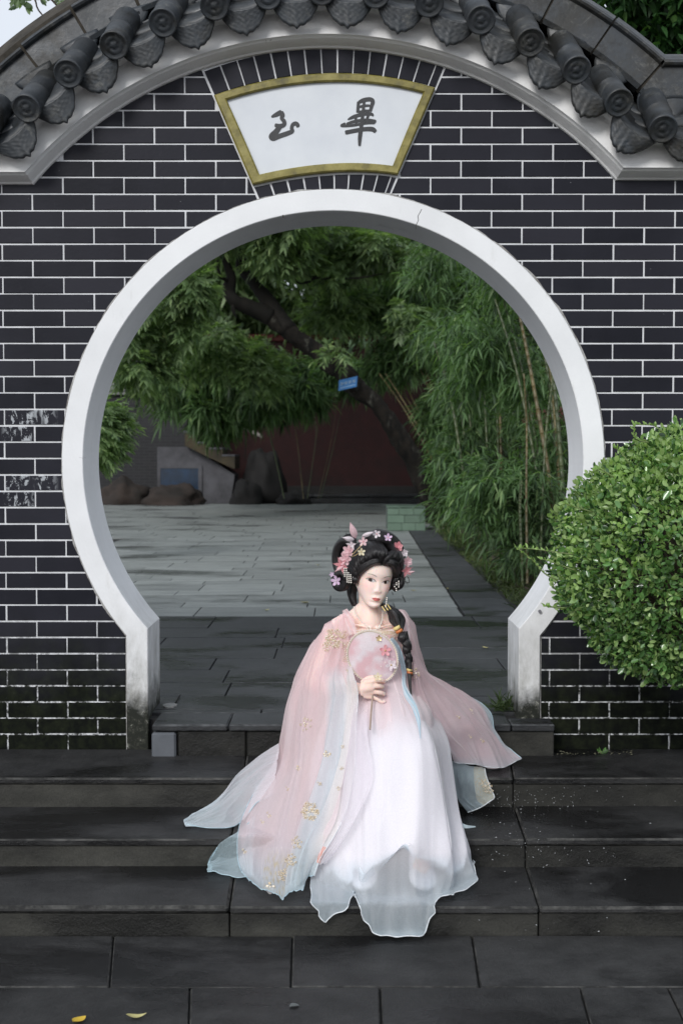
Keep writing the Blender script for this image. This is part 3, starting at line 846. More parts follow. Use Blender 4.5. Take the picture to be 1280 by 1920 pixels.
# pale tiles in the middle, edge slabs to the right
def xin(y): return .825+(y-3.3)*.0165          # inner side of the grey edge strip
y = 3.3; k = 0; far = []
while y < 24.2:
    dpt = .30 if k % 2 else .52
    if k % 7 == 6: dpt = .2
    dpt *= rs.uniform(.92, 1.08)
    yn = y+dpt
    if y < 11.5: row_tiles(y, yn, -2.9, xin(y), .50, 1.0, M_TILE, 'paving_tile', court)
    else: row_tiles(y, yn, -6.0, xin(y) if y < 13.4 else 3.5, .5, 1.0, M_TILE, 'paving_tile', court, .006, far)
    y = yn; k += 1
v, f = join(far); tag(obj('paving_tiles', v, f, M_TILE, court), kind='stuff')
M_EDGEL = []
y = 3.3
while y < 14:
    yn = y+rs.uniform(.8, 1.1)
    slab_obj('edge_slab', xin(y)+.012, xin(y)+.39, y+.004, yn-.004, -.05, .003, M_EDGE, court, .003, (xin(yn)+.012, xin(yn)+.39)); y = yn

# planted bed to the right, its soil a little below the kerb
def terrain(x0, x1, y0, y1, nx, ny, fz):
    V = [(x0+(x1-x0)*i/(nx-1), y0+(y1-y0)*j/(ny-1), 0) for j in range(ny) for i in range(nx)]
    V = [(x, y, fz(x, y)) for (x, y, z) in V]; return V, [tuple(int(k) for k in q) for q in grid_faces(nx, ny)]
def bedz(x, y):
    e = x-(xin(max(y, 3.3))+.40)
    return min(.10, -.03+max(0, e)*.16)+.03*fbm(x*1.5, y*1.5, 4) if e > 0 else -.04
v, f = terrain(1.12, 9, 3.0, 26, 70, 120, bedz)
tag(obj('soil_bed', v, f, M_SOIL, smooth=True), kind='structure')
# ------------------------------------------------------------------ foliage generators
def leaves_mesh(C, D, U, L, W, droop=.25, fold=.0, segs=2):
    """lance shaped leaves: C base points, D directions, U side hints, L lengths, W widths (arrays)"""
    n = len(C); D = D/np.linalg.norm(D, axis=1)[:, None]
    Sx = np.cross(D, U); Sx /= np.linalg.norm(Sx, axis=1)[:, None]+1e-9; Nn = np.cross(Sx, D)
    L = L[:, None]; W = W[:, None]; g = np.array([0, 0, -1.0])
    if segs == 1:
        a = C; b = C+D*L*.42+Sx*W*.5; c = C+D*L+g*L*droop; d = C+D*L*.42-Sx*W*.5
        V = np.stack([a, b, c, d], 1).reshape(-1, 3); Fq = np.arange(4*n).reshape(n, 4); return V, Fq
    a = C; m1 = C+D*L*.30+g*L*droop*.08; m2 = C+D*L*.65+g*L*droop*.42; t = C+D*L*.98+g*L*droop
    V = np.stack([a, m1+Sx*W*.5+Nn*W*fold, m1-Sx*W*.5+Nn*W*fold, m2+Sx*W*.36+Nn*W*fold, m2-Sx*W*.36+Nn*W*fold, t], 1).reshape(-1, 3)
    o = (np.arange(n)*6)[:, None]
    Fq = np.concatenate([o+np.array([[0, 1, 2, 2]]), o+np.array([[1, 3, 4, 2]]), o+np.array([[3, 5, 5, 4]])], 0)
    return V, Fq
def tri_quads(V, Fq):
    """split degenerate quads into triangles"""
    T = []
    for q in (Fq,):
        d1 = q[:, 2] == q[:, 3]; d2 = q[:, 1] == q[:, 2]
        T.append(q[d1][:, [0, 1, 2]]); T.append(q[d2][:, [0, 1, 3]])
        r = q[~(d1 | d2)]; T.append(r[:, [0, 1, 2]]); T.append(r[:, [0, 2, 3]])
    return np.concatenate(T, 0)
def rnd_dirs(n, zlo=-1, zhi=1, rng=RNG):
    z = rng.uniform(zlo, zhi, n); a = rng.uniform(0, 2*np.pi, n); r = np.sqrt(np.clip(1-z*z, 0, 1))
    return np.stack([r*np.cos(a), r*np.sin(a), z], 1)
def leaf_obj(name, parts, mat, parent, kind='stuff'):
    Vs, Ts, k = [], [], 0
    for V, Fq in parts:
        Ts.append(tri_quads(V, Fq)+k); Vs.append(V); k += len(V)
    return npobj(name, np.concatenate(Vs), np.concatenate(Ts), mat, parent, False, kind)
def sprays(B, Dr, nleaf, Lr, Wr, rng=RNG, spread=.9, droop=.3, alen=.25, segs=2, flat=0.0):
    """little twigs at B heading Dr, each with nleaf leaves along it"""
    n = len(B); C, D = [], []
    for k in range(nleaf):
        t = (k+.5)/nleaf
        side = rng.normal(0, spread, (n, 3)); 
        if flat: side[:, 2] *= (1-flat)
        C.append(B+Dr*alen*t+np.array([0, 0, -1.0])*alen*t*t*.35); D.append(Dr*.8+side+np.array([0, 0, -.25]))
    C = np.concatenate(C); D = np.concatenate(D)
    return leaves_mesh(C, D, rnd_dirs(len(C))*.6+np.array([0, 0, 1.0]), rng.uniform(Lr[0], Lr[1], len(C)), rng.uniform(Wr[0], Wr[1], len(C)), droop, .05, segs)
def fronds(B, Dr, npair, alen, Ll, Wl, rng=RNG, droop=.24):
    """pinnate leaves: a midrib from B along Dr with leaflets in two flat rows, tips arching down"""
    n = len(B); g = np.array([0, 0, -1.0])
    H = Dr.copy(); H /= np.linalg.norm(H, axis=1)[:, None]
    Sx = np.cross(H, np.array([0, 0, 1.0])); Sx /= np.linalg.norm(Sx, axis=1)[:, None]+1e-9
    tw = rng.normal(0, .35, (n, 1)); Up = np.cross(Sx, H); Sx = Sx*np.cos(tw)+Up*np.sin(tw)
    C, D, U = [], [], []
    for k in range(npair):
        t = .15+.85*(k+.5)/npair
        base = B+H*alen[:, None]*t+g*alen[:, None]*t*t*droop
        for s in (-1, 1):
            C.append(base); D.append(H*(.35+.65*t)+s*Sx*(.95-.35*t)+g*.25+rng.normal(0, .10, (n, 3))); U.append(np.cross(H, s*Sx))
    C, D, U = map(np.concatenate, (C, D, U)); m = len(C)
    return leaves_mesh(C, D, U, rng.uniform(.75, 1.1, m)*Ll, rng.uniform(.8, 1.1, m)*Wl, .18, 0, 2)

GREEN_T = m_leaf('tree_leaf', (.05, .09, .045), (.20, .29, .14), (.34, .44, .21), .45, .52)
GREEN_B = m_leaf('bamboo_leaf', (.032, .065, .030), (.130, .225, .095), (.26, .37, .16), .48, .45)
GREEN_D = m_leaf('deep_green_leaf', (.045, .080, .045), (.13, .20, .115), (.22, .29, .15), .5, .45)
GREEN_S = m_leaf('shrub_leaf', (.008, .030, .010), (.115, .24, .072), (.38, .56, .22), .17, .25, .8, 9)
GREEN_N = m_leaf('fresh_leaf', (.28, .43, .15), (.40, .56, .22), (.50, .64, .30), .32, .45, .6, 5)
M_BARK = simple('dark_wet_bark', (.012, .010, .008), (.004, .004, .003), 6, .85, .7, 25, .25, 0, (1, 1, .35))
M_BARKL = NT('lichened_bark'); p = M_BARKL.pos((1, 1, .5))
c_ = M_BARKL.mix(M_BARKL.ramp(M_BARKL.noise(p, 5, 8, .75), [(.54, 0.0), (.66, .8)]), M_BARKL.ramp(M_BARKL.noise(p, 9, 6), [(.35, (.004, .004, .0035)), (.65, (.016, .013, .010))]), (.09, .09, .075))
M_BARKL.bsdf(c_, .9, M_BARKL.bump(M_BARKL.noise(p, 14, 7, .7), .9, .03), .2); M_BARKL = M_BARKL.m
M_CULM = simple('green_bamboo_culm', (.10, .125, .045), (.045, .065, .025), 6, .4, .1, 40, .5, .3)
M_CULMY = simple('yellow_bamboo_culm', (.19, .145, .05), (.09, .075, .03), 6, .4, .1, 40, .5, .3)
M_BRANCH = simple('thin_brown_twig', (.05, .035, .02), (.02, .015, .01), 12, .8)

# ------------------------------------------------------------------ far end of the courtyard
M_RED = m_wet_stone('shade_darkened_red_limewash', (.026, .006, .006), (.014, .004, .004), (.005, .003, .003), .5, .68, .8, .85, .7, 0)  # red darkened so the colour carries the shade of the far end
M_REDT = simple('red_coping', (.10, .02, .018), None, 5, .8)
YR = 27.5
rw = thing('garden_wall', (3, YR, 0), 'shade-darkened red back wall behind the leaning tree at the far end of the courtyard', 'wall')
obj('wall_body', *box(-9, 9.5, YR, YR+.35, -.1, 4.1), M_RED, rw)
obj('coping', *box(-9.1, 9.6, YR-.10, YR+.45, 4.1, 4.28, .03), M_REDT, rw)
obj('plinth', *box(-9, 9.5, YR-.06, YR-.001, -.1, .35, .01), simple('black_plinth', (.012, .012, .012), None, 4, .9), rw)
sw = thing('garden_wall', (3.55, 14, 0), 'red side wall with rounded coping behind the bamboo stems at right', 'wall')
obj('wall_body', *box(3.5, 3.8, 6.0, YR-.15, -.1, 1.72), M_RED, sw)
v, f = tube([(3.65, 5.9, 1.74), (3.65, YR-.2, 1.74)], .21, 12); obj('coping', v, f, M_REDT, sw)
# low stone kerb bench before the red wall
bench = thing('stone_kerb', P(650, 930, 24.6), 'low pale stone ledge running below the shade-darkened red wall', 'ledge')
v, f = box(P(545, 930, 24.6).x, P(790, 930, 24.6).x, 24.5, 24.85, .0, .16, .01)
obj('base', v, f, M_EDGE, bench)
xx = P(545, 930, 24.6).x; x_end = P(790, 930, 24.6).x
while xx < x_end-.1:
    w_ = min(rs.uniform(.5, .7), x_end-xx); obj('capstone', *box(xx+.004, xx+w_-.004, 24.44, 24.9, .162, .22, .008), M_EDGE, bench); xx += w_

# brick side building with tiled eave, left
YB = 25.5
bl = thing('brick_building', (P(240, 930, YB).x, YB, 0), 'black brick building with pale tiled eave behind the boulders at left', 'building')
m = NT('distant_black_brick'); pz = m.pos((1, 1, 1)); bt = m.n('ShaderNodeTexBrick', {'Vector': m.n('ShaderNodeMapping', {0: m.pos(), 2: (math.radians(-90), 0, 0)}).outputs[0], 'Color1': (.010, .010, .012, 1), 'Color2': (.016, .016, .018, 1), 'Mortar': (.026, .027, .03, 1), 'Scale': 1.0, 'Mortar Size': .008, 'Brick Width': .26, 'Row Height': .075})
m.bsdf(m.mix(m.ramp(m.noise(pz, 4, 7, .8), [(.62, 0.0), (.72, .5)]), bt.outputs[0], (.12, .10, .10)), .8); M_FARBRICK = m.m
x0b, x1b = P(60, 930, YB).x, P(352, 930, YB).x; zb_top = P(240, 738, YB).z
obj('wall_body', *box(x0b, x1b, YB, YB+1.8, -.1, zb_top), M_FARBRICK, bl)
M_EAVE = simple('pale_weathered_tile', (.24, .25, .24), (.12, .125, .12), 8, .8)
obj('eave_board', *box(x0b-.1, x1b+.1, YB-.12, YB-.002, zb_top-.03, zb_top+.05, .004), M_EAVE, bl)
rf = obj('roof', [(x0b-.1, YB-.16, zb_top+.06), (x1b+.12, YB-.16, zb_top+.06), (x1b+.12, YB+1.4, zb_top+.9), (x0b-.1, YB+1.4, zb_top+.9), (x0b-.1, YB+1.4, zb_top+.5), (x1b+.12, YB+1.4, zb_top+.5)], [(0, 1, 2, 3), (0, 3, 4), (1, 5, 2), (0, 4, 5, 1)], M_EAVE, bl)
tme = None
for i in range(int((x1b-x0b)/.17)+2):
    x = x0b+i*.17
    v, f = tube([(0, 0, 0), (0, 1.5, .81)], .055, 8)
    if tme is None: tme = mesh('roof_tile', v, f, M_EAVE, True)
    link('roof_tile', tme, rf, (x, YB-.2, zb_top+.09))
# stair with soffit, handrail and blue panel
YS = 25.0
st = thing('staircase', (P(400, 940, YS).x, YS, 0), 'outdoor stair with yellowed stepped edge above a grey wall and blue panel', 'staircase')
M_CONC = simple('grey_painted_concrete', (.085, .085, .095), (.045, .045, .05), 2.5, .85, .2)
def polyplate(pxs, y0, y1, mat, name, parent):
    pts = [P(a, b, y0) for a, b in pxs]; n = len(pts)
    V = [(p.x, y0, p.z) for p in pts]+[(p.x, y1, p.z) for p in pts]
    Fc = [tuple(range(n)), tuple(range(2*n-1, n-1, -1))]+[(i, i+n, (i+1) % n+n, (i+1) % n) for i in range(n)]
    return obj(name, V, Fc, mat, parent)
polyplate([(295, 946), (295, 838), (352, 838), (390, 858), (412, 872), (440, 890), (432, 946)], YS, YS+1.2, M_CONC, 'wall_body', st)
polyplate([(301, 936), (301, 878), (372, 878), (372, 936)], YS-.02, YS-.001, simple('dark_blue_panel', (.008, .03, .07), (.006, .015, .03), 3, .3), 'blue_panel', st)
for q in ([(296, 940), (296, 873), (301, 873), (301, 940)], [(301, 878), (301, 873), (379, 873), (379, 878)], [(372, 940), (372, 878), (379, 878), (379, 940)]):
    polyplate(q, YS-.04, YS-.001, M_CONC, 'panel_frame', st)
M_YST = simple('yellowed_render', (.055, .042, .020), (.025, .02, .012), 3, .85)
steps_px = [(347, 836), (347, 812), (371, 812), (371, 832), (394, 832), (394, 843), (417, 843), (417, 856), (440, 856), (440, 879), (436, 878), (392, 858), (352, 838)]
polyplate(steps_px, YS-.3, YS+1.2, M_YST, 'stair_stringer', st)
for i, (a, b) in enumerate([(347, 812), (371, 832), (394, 843), (417, 856)]):
    p = P(a, b, YS-.3); obj('step', *box(p.x-.02, p.x+.30, YS-.32, YS+1.2, p.z+.001, p.z+.05, .006), M_CONC, st)
v, f = tube([P(368, 757, YS-.3), P(492, 819, YS-.3)], .045, 8); obj('handrail', v, f, simple('pale_handrail', (.22, .20, .18), None, 4, .6), st)
for (a, b, c) in ((374, 760, 835), (430, 788, 850), (460, 803, 862)):
    v, f = tube([P(a, b, YS-.3), P(a, c, YS-.3)], .014, 6); obj('baluster', v, f, M_BARK, st)
# boulders
def boulder(name, pxs, yb, depth, label, colr, seed):
    """outline given by left, right, top, bottom columns; shaped by noise"""
    l, r, t, b = pxs; A, B = P(l, b, yb), P(r, t, yb); cx = (A.x+B.x)/2; rx = (B.x-A.x)/2; h = B.z-0
    V, Fc = ellipsoid((0, 0, 0), (1, 1, 1), 28, 18)
    W = []
    for q in V:
        q = Vector(q); d = 1+.30*fbm(q.x*1.3+seed, q.y*1.3, q.z*1.3)+.08*fbm(q.x*4+seed, q.y*4, q.z*4)
        z = q.z*d; z = z if z > -.3 else -.3
        W.append((q.x*d*rx*1.0, q.y*d*depth, (z+.3)/1.3*h))
    zm = max(x[2] for x in W); W = [(x+cx, y+yb, z*h/zm-.02) for x, y, z in W]
    o = obj(name, W, Fc, colr, None, True); return tag(o, label, 'boulder', 'boulders along the far courtyard edge')
M_ROCK = simple('brown_boulder', (.032, .021, .016), (.012, .009, .007), 2.2, .85, .6, 6)
M_ROCKD = simple('dark_boulder', (.008, .007, .0065), (.0035, .003, .003), 2.2, .85, .6, 6)
boulder('boulder', (186, 276, 889, 944), 24.0, .5, 'rounded brown boulder nearest the left curve of the gate', M_ROCK, 1)
boulder('boulder', (272, 378, 903, 946), 23.8, .5, 'long low reddish boulder in front of the blue panel', M_ROCK, 5)
boulder('boulder', (432, 492, 895, 946), 24.2, .5, 'dark upright boulder just right of the stair wall', M_ROCKD, 9)
boulder('boulder', (455, 535, 838, 946), 25.2, .6, 'tallest black boulder at the foot of the stair', M_ROCKD, 12)
boulder('boulder', (518, 580, 916, 942), 24.1, .4, 'small dark boulder at the left end of the stone ledge', M_ROCKD, 15)
# green tiled planter box
YP = ysolve(995, 0)
pl = thing('planter_box', (P(761, 995, YP).x, YP, 0), 'low square planter clad in pale green tiles beside the leaning tree', 'planter')
xa_, xb2 = P(726, 995, YP).x, P(797, 995, YP).x; zt_ = P(760, 951, YP).z
obj('body', *box(xa_+.01, xb2-.01, YP+.01, YP+.9, -.02, zt_-.02), simple('pale_grout', (.10, .13, .11), None, 8, .9), pl)
M_GT = simple('green_glazed_tile', (.15, .22, .165), (.105, .165, .12), 3, .35, .05, 20, .5, .25)
for r in range(3):
    xx = xa_; hh = zt_/3
    while xx < xb2-.01:
        w_ = min((.19, .26)[r % 2]*rs.uniform(.8, 1.15), xb2-xx)
        obj('tile', *box(xx+.003, xx+w_-.003, YP-.004, YP+.009, r*hh+.003, (r+1)*hh-.003, .002), M_GT, pl); xx += w_
for i in range(3): obj('tile', *box(xa_+i*(xb2-xa_)/3+.003, xa_+(i+1)*(xb2-xa_)/3-.003, YP-.004, YP+.9, zt_-.0195, zt_+.004, .002), M_GT, pl)

# ------------------------------------------------------------------ the leaning tree
YT = 15.5
lt = thing('leaning_tree', P(805, 985, YT), 'old dark tree leaning left across the gate opening with a small blue tag', 'tree')
def pxtube(pts, rad, seg=14, n=40, rough=.12, s=0):
    v, f = tube([P(a, b, y) for a, b, y in pts], rad, seg, n=n)
    v = [tuple(Vector(q)+Vector((fbm(q[0]*3+s, q[1]*3, q[2]*3), 0, fbm(q[0]*3, q[1]*3+s, q[2]*3+9)))*rough*.35) for q in v]; return v, f
tr = obj('trunk', *pxtube([(835, 1010, YT+.3), (805, 930, YT+.1), (768, 850, YT), (715, 775, YT-.1), (655, 712, YT-.2), (600, 668, YT-.2), (545, 625, YT-.2), (500, 590, YT-.2)], [.26, .18, .15, .145, .14, .14, .13, .12], 18, 80, .2), M_BARKL, lt, True)
for pts, rad in (([(505, 594, YT-.2), (470, 578, YT-.3), (442, 566, YT-.4), (430, 545, YT-.4), (432, 512, YT-.5), (418, 480, YT-.6), (395, 430, YT-.8)], [.15, .12, .11, .09, .08, .07, .05]),
                 ([(540, 622, YT-.2), (505, 568, YT-.1), (478, 532, YT), (458, 512, YT+.1), (450, 480, YT+.3), (452, 400, YT+.6)], [.15, .12, .10, .09, .08, .05]),
                 ([(432, 530, YT-.4), (412, 515, YT-.7), (405, 490, YT-.9)], [.035, .025, .012]),
                 ([(436, 560, YT-.4), (440, 585, YT-.5), (444, 596, YT-.6)], [.05, .03, .008]),
                 ([(560, 430, YT+.5), (555, 500, YT+.3), (590, 520, YT+.1), (650, 524, YT), (720, 516, YT)], [.03, .03, .025, .02, .008]),
                 ([(530, 500, YT), (560, 530, YT), (600, 521, YT)], [.02, .02, .02])):
    obj('limb', *pxtube(pts, rad, 10, 36, .10, 3), M_BARK, lt, True)
# small blue tag tied on the trunk
tg = thing('tree_tag', P(652, 718, YT-.42), 'small bright blue notice tied on the dark leaning trunk', 'tag')
c = P(652, 719, YT-.46); ax_ = (P(672, 712, 0)-P(637, 722, 0)).normalized(); ay_ = Vector((-ax_.z, 0, ax_.x))
def tagp(u, v, y=0): q = c+ax_*u*.122+ay_*v*.088+Vector((u*.03, y, 0)); return (q.x+v*.03, q.y, q.z)
V = [tagp(-1, -1), tagp(1, -1), tagp(1, 1), tagp(-1, 1), tagp(-1, -1, .008), tagp(1, -1, .008), tagp(1, 1, .008), tagp(-1, 1, .008)]
obj('plate', V, [(0, 1, 2, 3), (7, 6, 5, 4), (0, 4, 5, 1), (1, 5, 6, 2), (2, 6, 7, 3), (3, 7, 4, 0)], simple('blue_plastic', (.03, .17, .42), (.03, .15, .38), 5, .4), tg)
V, Fc = [], []
for u in (-.66, -.22, .22, .66):        # four pale glyph blocks, too small to read
    for (du, dv, wu, hv) in ((0, .38, .17, .05), (0, .18, .15, .05), (0, -.02, .17, .05), (-.02, .18, .035, .26), (.09, .1, .03, .18)):
        k = len(V); a, b = u+du, dv; V += [tagp(a-wu, b-hv, -.003), tagp(a+wu, b-hv, -.003), tagp(a+wu, b+hv, -.003), tagp(a-wu, b+hv, -.003)]; Fc.append((k, k+1, k+2, k+3))
for k2 in range(9):
    k = len(V); a = -.72+k2*.18; V += [tagp(a-.06, -.62, -.003), tagp(a+.06, -.62, -.003), tagp(a+.06, -.45, -.003), tagp(a-.06, -.45, -.003)]; Fc.append((k, k+1, k+2, k+3))
obj('lettering', V, Fc, simple('pale_blue_print', (.35, .52, .72), None, 5, .5), tg)

def blob_points(cs, n, rng=RNG, shell=.35):
    """random points in ellipsoids cs = [(x, y, z, rx, ry, rz)], biased to the outside"""
    cs = np.array(cs, dtype=float); vol = (cs[:, 3]*cs[:, 4]*cs[:, 5])**.67; pr_ = vol/vol.sum()
    k = rng.choice(len(cs), n, p=pr_); d = rnd_dirs(n, rng=rng); r = (rng.uniform(shell**3, 1, n))**(1/3)
    return cs[k, :3]+d*cs[k, 3:]*r[:, None], d
def clumps(cs, k=7, f=.42, rng=RNG):
    out = []
    for c in cs:
        for i in range(k):
            d = rnd_dirs(1, rng=rng)[0]*rng.uniform(.35, .95); s = f*rng.uniform(.6, 1.25)
            out.append((c[0]+d[0]*c[3], c[1]+d[1]*c[4], c[2]+d[2]*c[5], c[3]*s, c[4]*s, c[5]*s*.8))
    return out
def pxblob(a, b, y, ra, rb, ry):
    p = P(a, b, y); s = (y-CAMY)/F; return (p.x, p.y, p.z, ra*s, ry, rb*s)
# crown of the leaning tree: pinnate sprays, in clumps
cl = [pxblob(*q) for q in ((530, 422, YT-1, 50, 22, .9), (345, 530, YT-1.2, 45, 55, .9), (330, 590, YT-1, 60, 60, .9), (560, 465, YT-.5, 60, 45, .8), (640, 470, YT+.4, 70, 50, .8), (720, 470, YT+.5, 60, 40, .8), (430, 440, YT+1.4, 80, 50, .7),
      (255, 640, YT-1, 55, 60, .9), (270, 700, YT-1, 45, 40, .8), (620, 560, YT+1.8, 90, 50, .8), (545, 385, YT-1, 90, 50, 1), (400, 400, YT-.5, 90, 50, 1), (770, 590, YT-.3, 40, 30, .4), (632, 664, YT-.9, 22, 7, .2), (470, 680, YT+1.8, 70, 50, .8), (400, 640, YT+1.5, 70, 60, .8))]
B, D0 = blob_points(clumps(cl, 7, .38), 4300); Dd = D0*np.array([1, 1, .6])+np.array([0, -.15, -.18])+RNG.normal(0, .3, D0.shape)
Dd /= np.linalg.norm(Dd, axis=1)[:, None]
leaf_obj('crown', [fronds(B, Dd, 5, RNG.uniform(.22, .38, len(B)), .16, .040)], GREEN_T, lt)
# unseen leaf canopy added high overhead to shade the far courtyard
up_ = [(x, y, z, 1.7, 1.9, 1.0) for (x, y, z) in ((-4.5, 15, 7.2), (-2, 14.5, 7.6), (.5, 14.5, 7.4), (3, 15, 7.2), (-4, 18.5, 7.6), (-1.5, 18.5, 7.8), (1.5, 18.5, 7.8), (4.2, 18.5, 7.4), (-3, 22, 8), (0, 22, 8), (3, 22, 8))]
B, D0 = blob_points(up_[3:], 900, shell=.2); Dd = D0*np.array([1, 1, .4])+RNG.normal(0, .2, D0.shape); Dd /= np.linalg.norm(Dd, axis=1)[:, None]
leaf_obj('added_shade_canopy', [sprays(B, Dd, 6, (.22, .34), (.08, .12), spread=.8, droop=.2, alen=.4, segs=1)], GREEN_T, lt)
YN = 7.5  # a bough of fresh fronds at left, beyond the gate
lb = thing('leafy_shrub', P(150, 960, YN), 'light green feathery shrub peeping out at the left inside edge of the gate', 'shrub')
v, f = tube([P(110, 1000, YN), P(135, 880, YN), P(165, 800, YN)], [.03, .02, .012], 8, n=10); obj('stem', v, f, M_BARK, lb, True)
B, D0 = blob_points([pxblob(195, 772, YN, 26, 20, .25), pxblob(208, 800, YN, 26, 22, .25), pxblob(170, 810, YN, 55, 60, .4), pxblob(190, 840, YN, 16, 22, .2)], 330)
Dd = D0*.5+np.array([.7, 0, -.15])+RNG.normal(0, .25, D0.shape); Dd /= np.linalg.norm(Dd, axis=1)[:, None]
leaf_obj('foliage', [fronds(B, Dd, 6, RNG.uniform(.14, .2, len(B)), .085, .024)], GREEN_T, lb)

# ------------------------------------------------------------------ bamboo
BL_G = 'bamboo clumps along the right side'
def bamboo(base_px, yb, culms, fol, nspray, label, mat=GREEN_B, leaf=(.13, .22), lw=(.014, .022), thick=.022, yellow=False, dry=0):
    t = thing('bamboo_clump', PZ(base_px[0], base_px[1], 0.03), label, 'bamboo', BL_G)
    for (pts, r) in culms:
        A = catmull([P(a, b, y) for a, b, y in pts], 26); V, Fc = [], []
        rad = []
        pp_ = []
        for i in range(len(A)-1):
            for tt, rr_ in ((0, 1.0), (.08, 1.28), (.12, .98), (.95, .96)):
                pp_.append(A[i]*(1-tt)+A[i+1]*tt); rad.append(r*rr_*(1-.55*i/len(A)))
        v, f = tube(pp_, rad, 8); o = obj('culm', v, f, (M_CULMY if yellow or random.random() < .15 else M_CULM), t, True)
    B, D0 = blob_points(clumps([pxblob(*q) for q in fol], 8, .40), nspray)
    Dd = D0*np.array([1, 1, .3])+np.array([-.10, -.2, -.08])+RNG.normal(0, .35, D0.shape); Dd /= np.linalg.norm(Dd, axis=1)[:, None]
    leaf_obj('foliage', [sprays(B, Dd, 6, leaf, (lw[0]*1.45, lw[1]*1.45), spread=.62, droop=.33, alen=.24)], mat, t)
    return t
def cul(a0, b0, a1, b1, y, n=1, bow=20, r=.022, spread=8, top=(0, 0)):
    out = []
    for i in range(n):
        j = random.uniform(-spread, spread); k = random.uniform(-.35, .35)
        out.append(([(a0+j, b0, y+k), ((a0*.6+a1*.4)+j*1.3+bow*.4, b0*.6+b1*.4, y+k), ((a0*.25+a1*.75)+j*1.6+bow*.3, b0*.25+b1*.75, y+k), (a1+j*2.4, b1, y+k*1.5)], r*random.uniform(.8, 1.15)))
    return out
bamboo((1040, 1085), 5.6, cul(1048, 1085, 960, 560, 5.6, 3, 22, .019, 14)+cul(1058, 1080, 1010, 500, 6.0, 2, 14, .02, 10)+cul(1000, 1095, 1010, 700, 5.4, 3, -6, .012, 12)+cul(1072, 1080, 1040, 600, 5.8, 3, 10, .021, 14)+cul(972, 1100, 960, 900, 5.2, 3, 0, .010, 8),
       [(945, 900, 5.8, 90, 60, .5), (905, 965, 5.9, 55, 42, .5), (1000, 960, 5.6, 60, 70, .5), (985, 1035, 5.3, 30, 28, .3), (930, 620, 6.2, 90, 60, .6), (985, 700, 6.3, 50, 60, .5), (890, 700, 6.6, 50, 60, .5), (960, 520, 6.2, 70, 50, .6), (1030, 820, 6.1, 40, 70, .4)],
       1850, 'tall green bamboo clump with bare culms just inside the gate at right', leaf=(.09, .16), lw=(.010, .016))
bamboo((880, 1010), 9.0, cul(900, 1010, 850, 640, 9.0, 4, 12, .018, 22)+cul(940, 1005, 930, 600, 9.2, 3, 5, .018, 22),
       [(870, 880, 9, 60, 60, .7), (858, 940, 8.8, 44, 30, .5), (910, 800, 9.4, 70, 60, .7), (850, 640, 9.5, 60, 42, .8), (890, 560, 9.6, 75, 55, .8), (830, 490, 10, 70, 40, .8), (862, 730, 9.6, 42, 40, .6)],
       1800, 'dense bamboo thicket between the tall culms and the green planter', leaf=(.11, .20), lw=(.012, .019))
bamboo((850, 968), 17.5, cul(872, 968, 735, 700, 17.6, 5, 14, .022, 16)+cul(890, 968, 800, 690, 17.6, 4, 10, .022, 14),
       [(790, 640, 17.6, 70, 45, .8), (770, 560, 17.6, 90, 50, .9), (735, 690, 17.8, 40, 30, .6), (835, 770, 16.5, 34, 50, .5), (858, 850, 15.5, 34, 40, .5), (700, 540, 18, 80, 50, .9)],
       2500, 'yellow culmed bamboo arching left above the leaning trunk', yellow=True, leaf=(.16, .28), lw=(.018, .028))
bamboo((560, 930), 22, cul(560, 935, 520, 700, 22, 3, 8, .012, 30)+cul(600, 935, 640, 760, 22.5, 3, 4, .010, 30),
       [(470, 740, 20, 60, 50, 1), (400, 760, 20, 50, 55, 1), (540, 720, 20.5, 70, 50, 1), (640, 700, 21, 60, 40, 1), (370, 690, 20, 60, 50, 1), (330, 740, 19.5, 30, 50, .8)],
       2500, 'feathery pale bamboo hanging over the stair and red wall', leaf=(.22, .40), lw=(.024, .036))
# ------------------------------------------------------------------ trees beyond the walls
def big_tree(px, y, ztop, rad, n, label, mat=GREEN_T, trunk_r=.2, leaf=(.25, .4), z0=2.0):
    p = P(px, 860, y); t = thing('tree', (p.x, y, 0), label, 'tree', 'trees beyond the courtyard walls')
    v, f = tube([(p.x, y, -.1), (p.x+.2, y, ztop*.35), (p.x-.1, y+.2, ztop*.7)], [trunk_r, trunk_r*.8, trunk_r*.4], 10, n=14); obj('trunk', v, f, M_BARK, t, True)
    cs = []
    rr_ = random.Random(px)
    for i in range(13):
        a = rr_.uniform(0, 6.28); h = z0+(ztop-z0)*((i+.5)/13); q = rad*(1-.45*abs(h-(ztop+z0)/2)/((ztop-z0)/2))*.75
        cs.append((p.x+q*math.cos(a), y+q*math.sin(a), h, rad*.5, rad*.5, rad*.36))
        v, f = tube([(p.x, y, max(1.2, h-1.6)), (p.x+q*.8*math.cos(a), y+q*.8*math.sin(a), h)], [.08, .02], 6, n=5); obj('limb', v, f, M_BARK, t, True)
    B, D0 = blob_points(clumps(cs, 6, .45), n, shell=.5)
    Dd = D0+np.array([0, 0, -.2]); Dd /= np.linalg.norm(Dd, axis=1)[:, None]
    leaf_obj('crown', [sprays(B, Dd, 6, leaf, (leaf[0]*.28, leaf[1]*.30), spread=.6, droop=.25, alen=leaf[1]*1.1)], mat, t)
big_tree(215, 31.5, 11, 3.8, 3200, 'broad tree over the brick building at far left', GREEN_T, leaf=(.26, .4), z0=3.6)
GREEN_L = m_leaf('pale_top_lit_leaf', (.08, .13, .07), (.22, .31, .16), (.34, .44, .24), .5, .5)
big_tree(470, 30, 9.5, 3.6, 3600, 'tree behind the stair seen between the two upper limbs', GREEN_L, leaf=(.26, .4), z0=3.4)
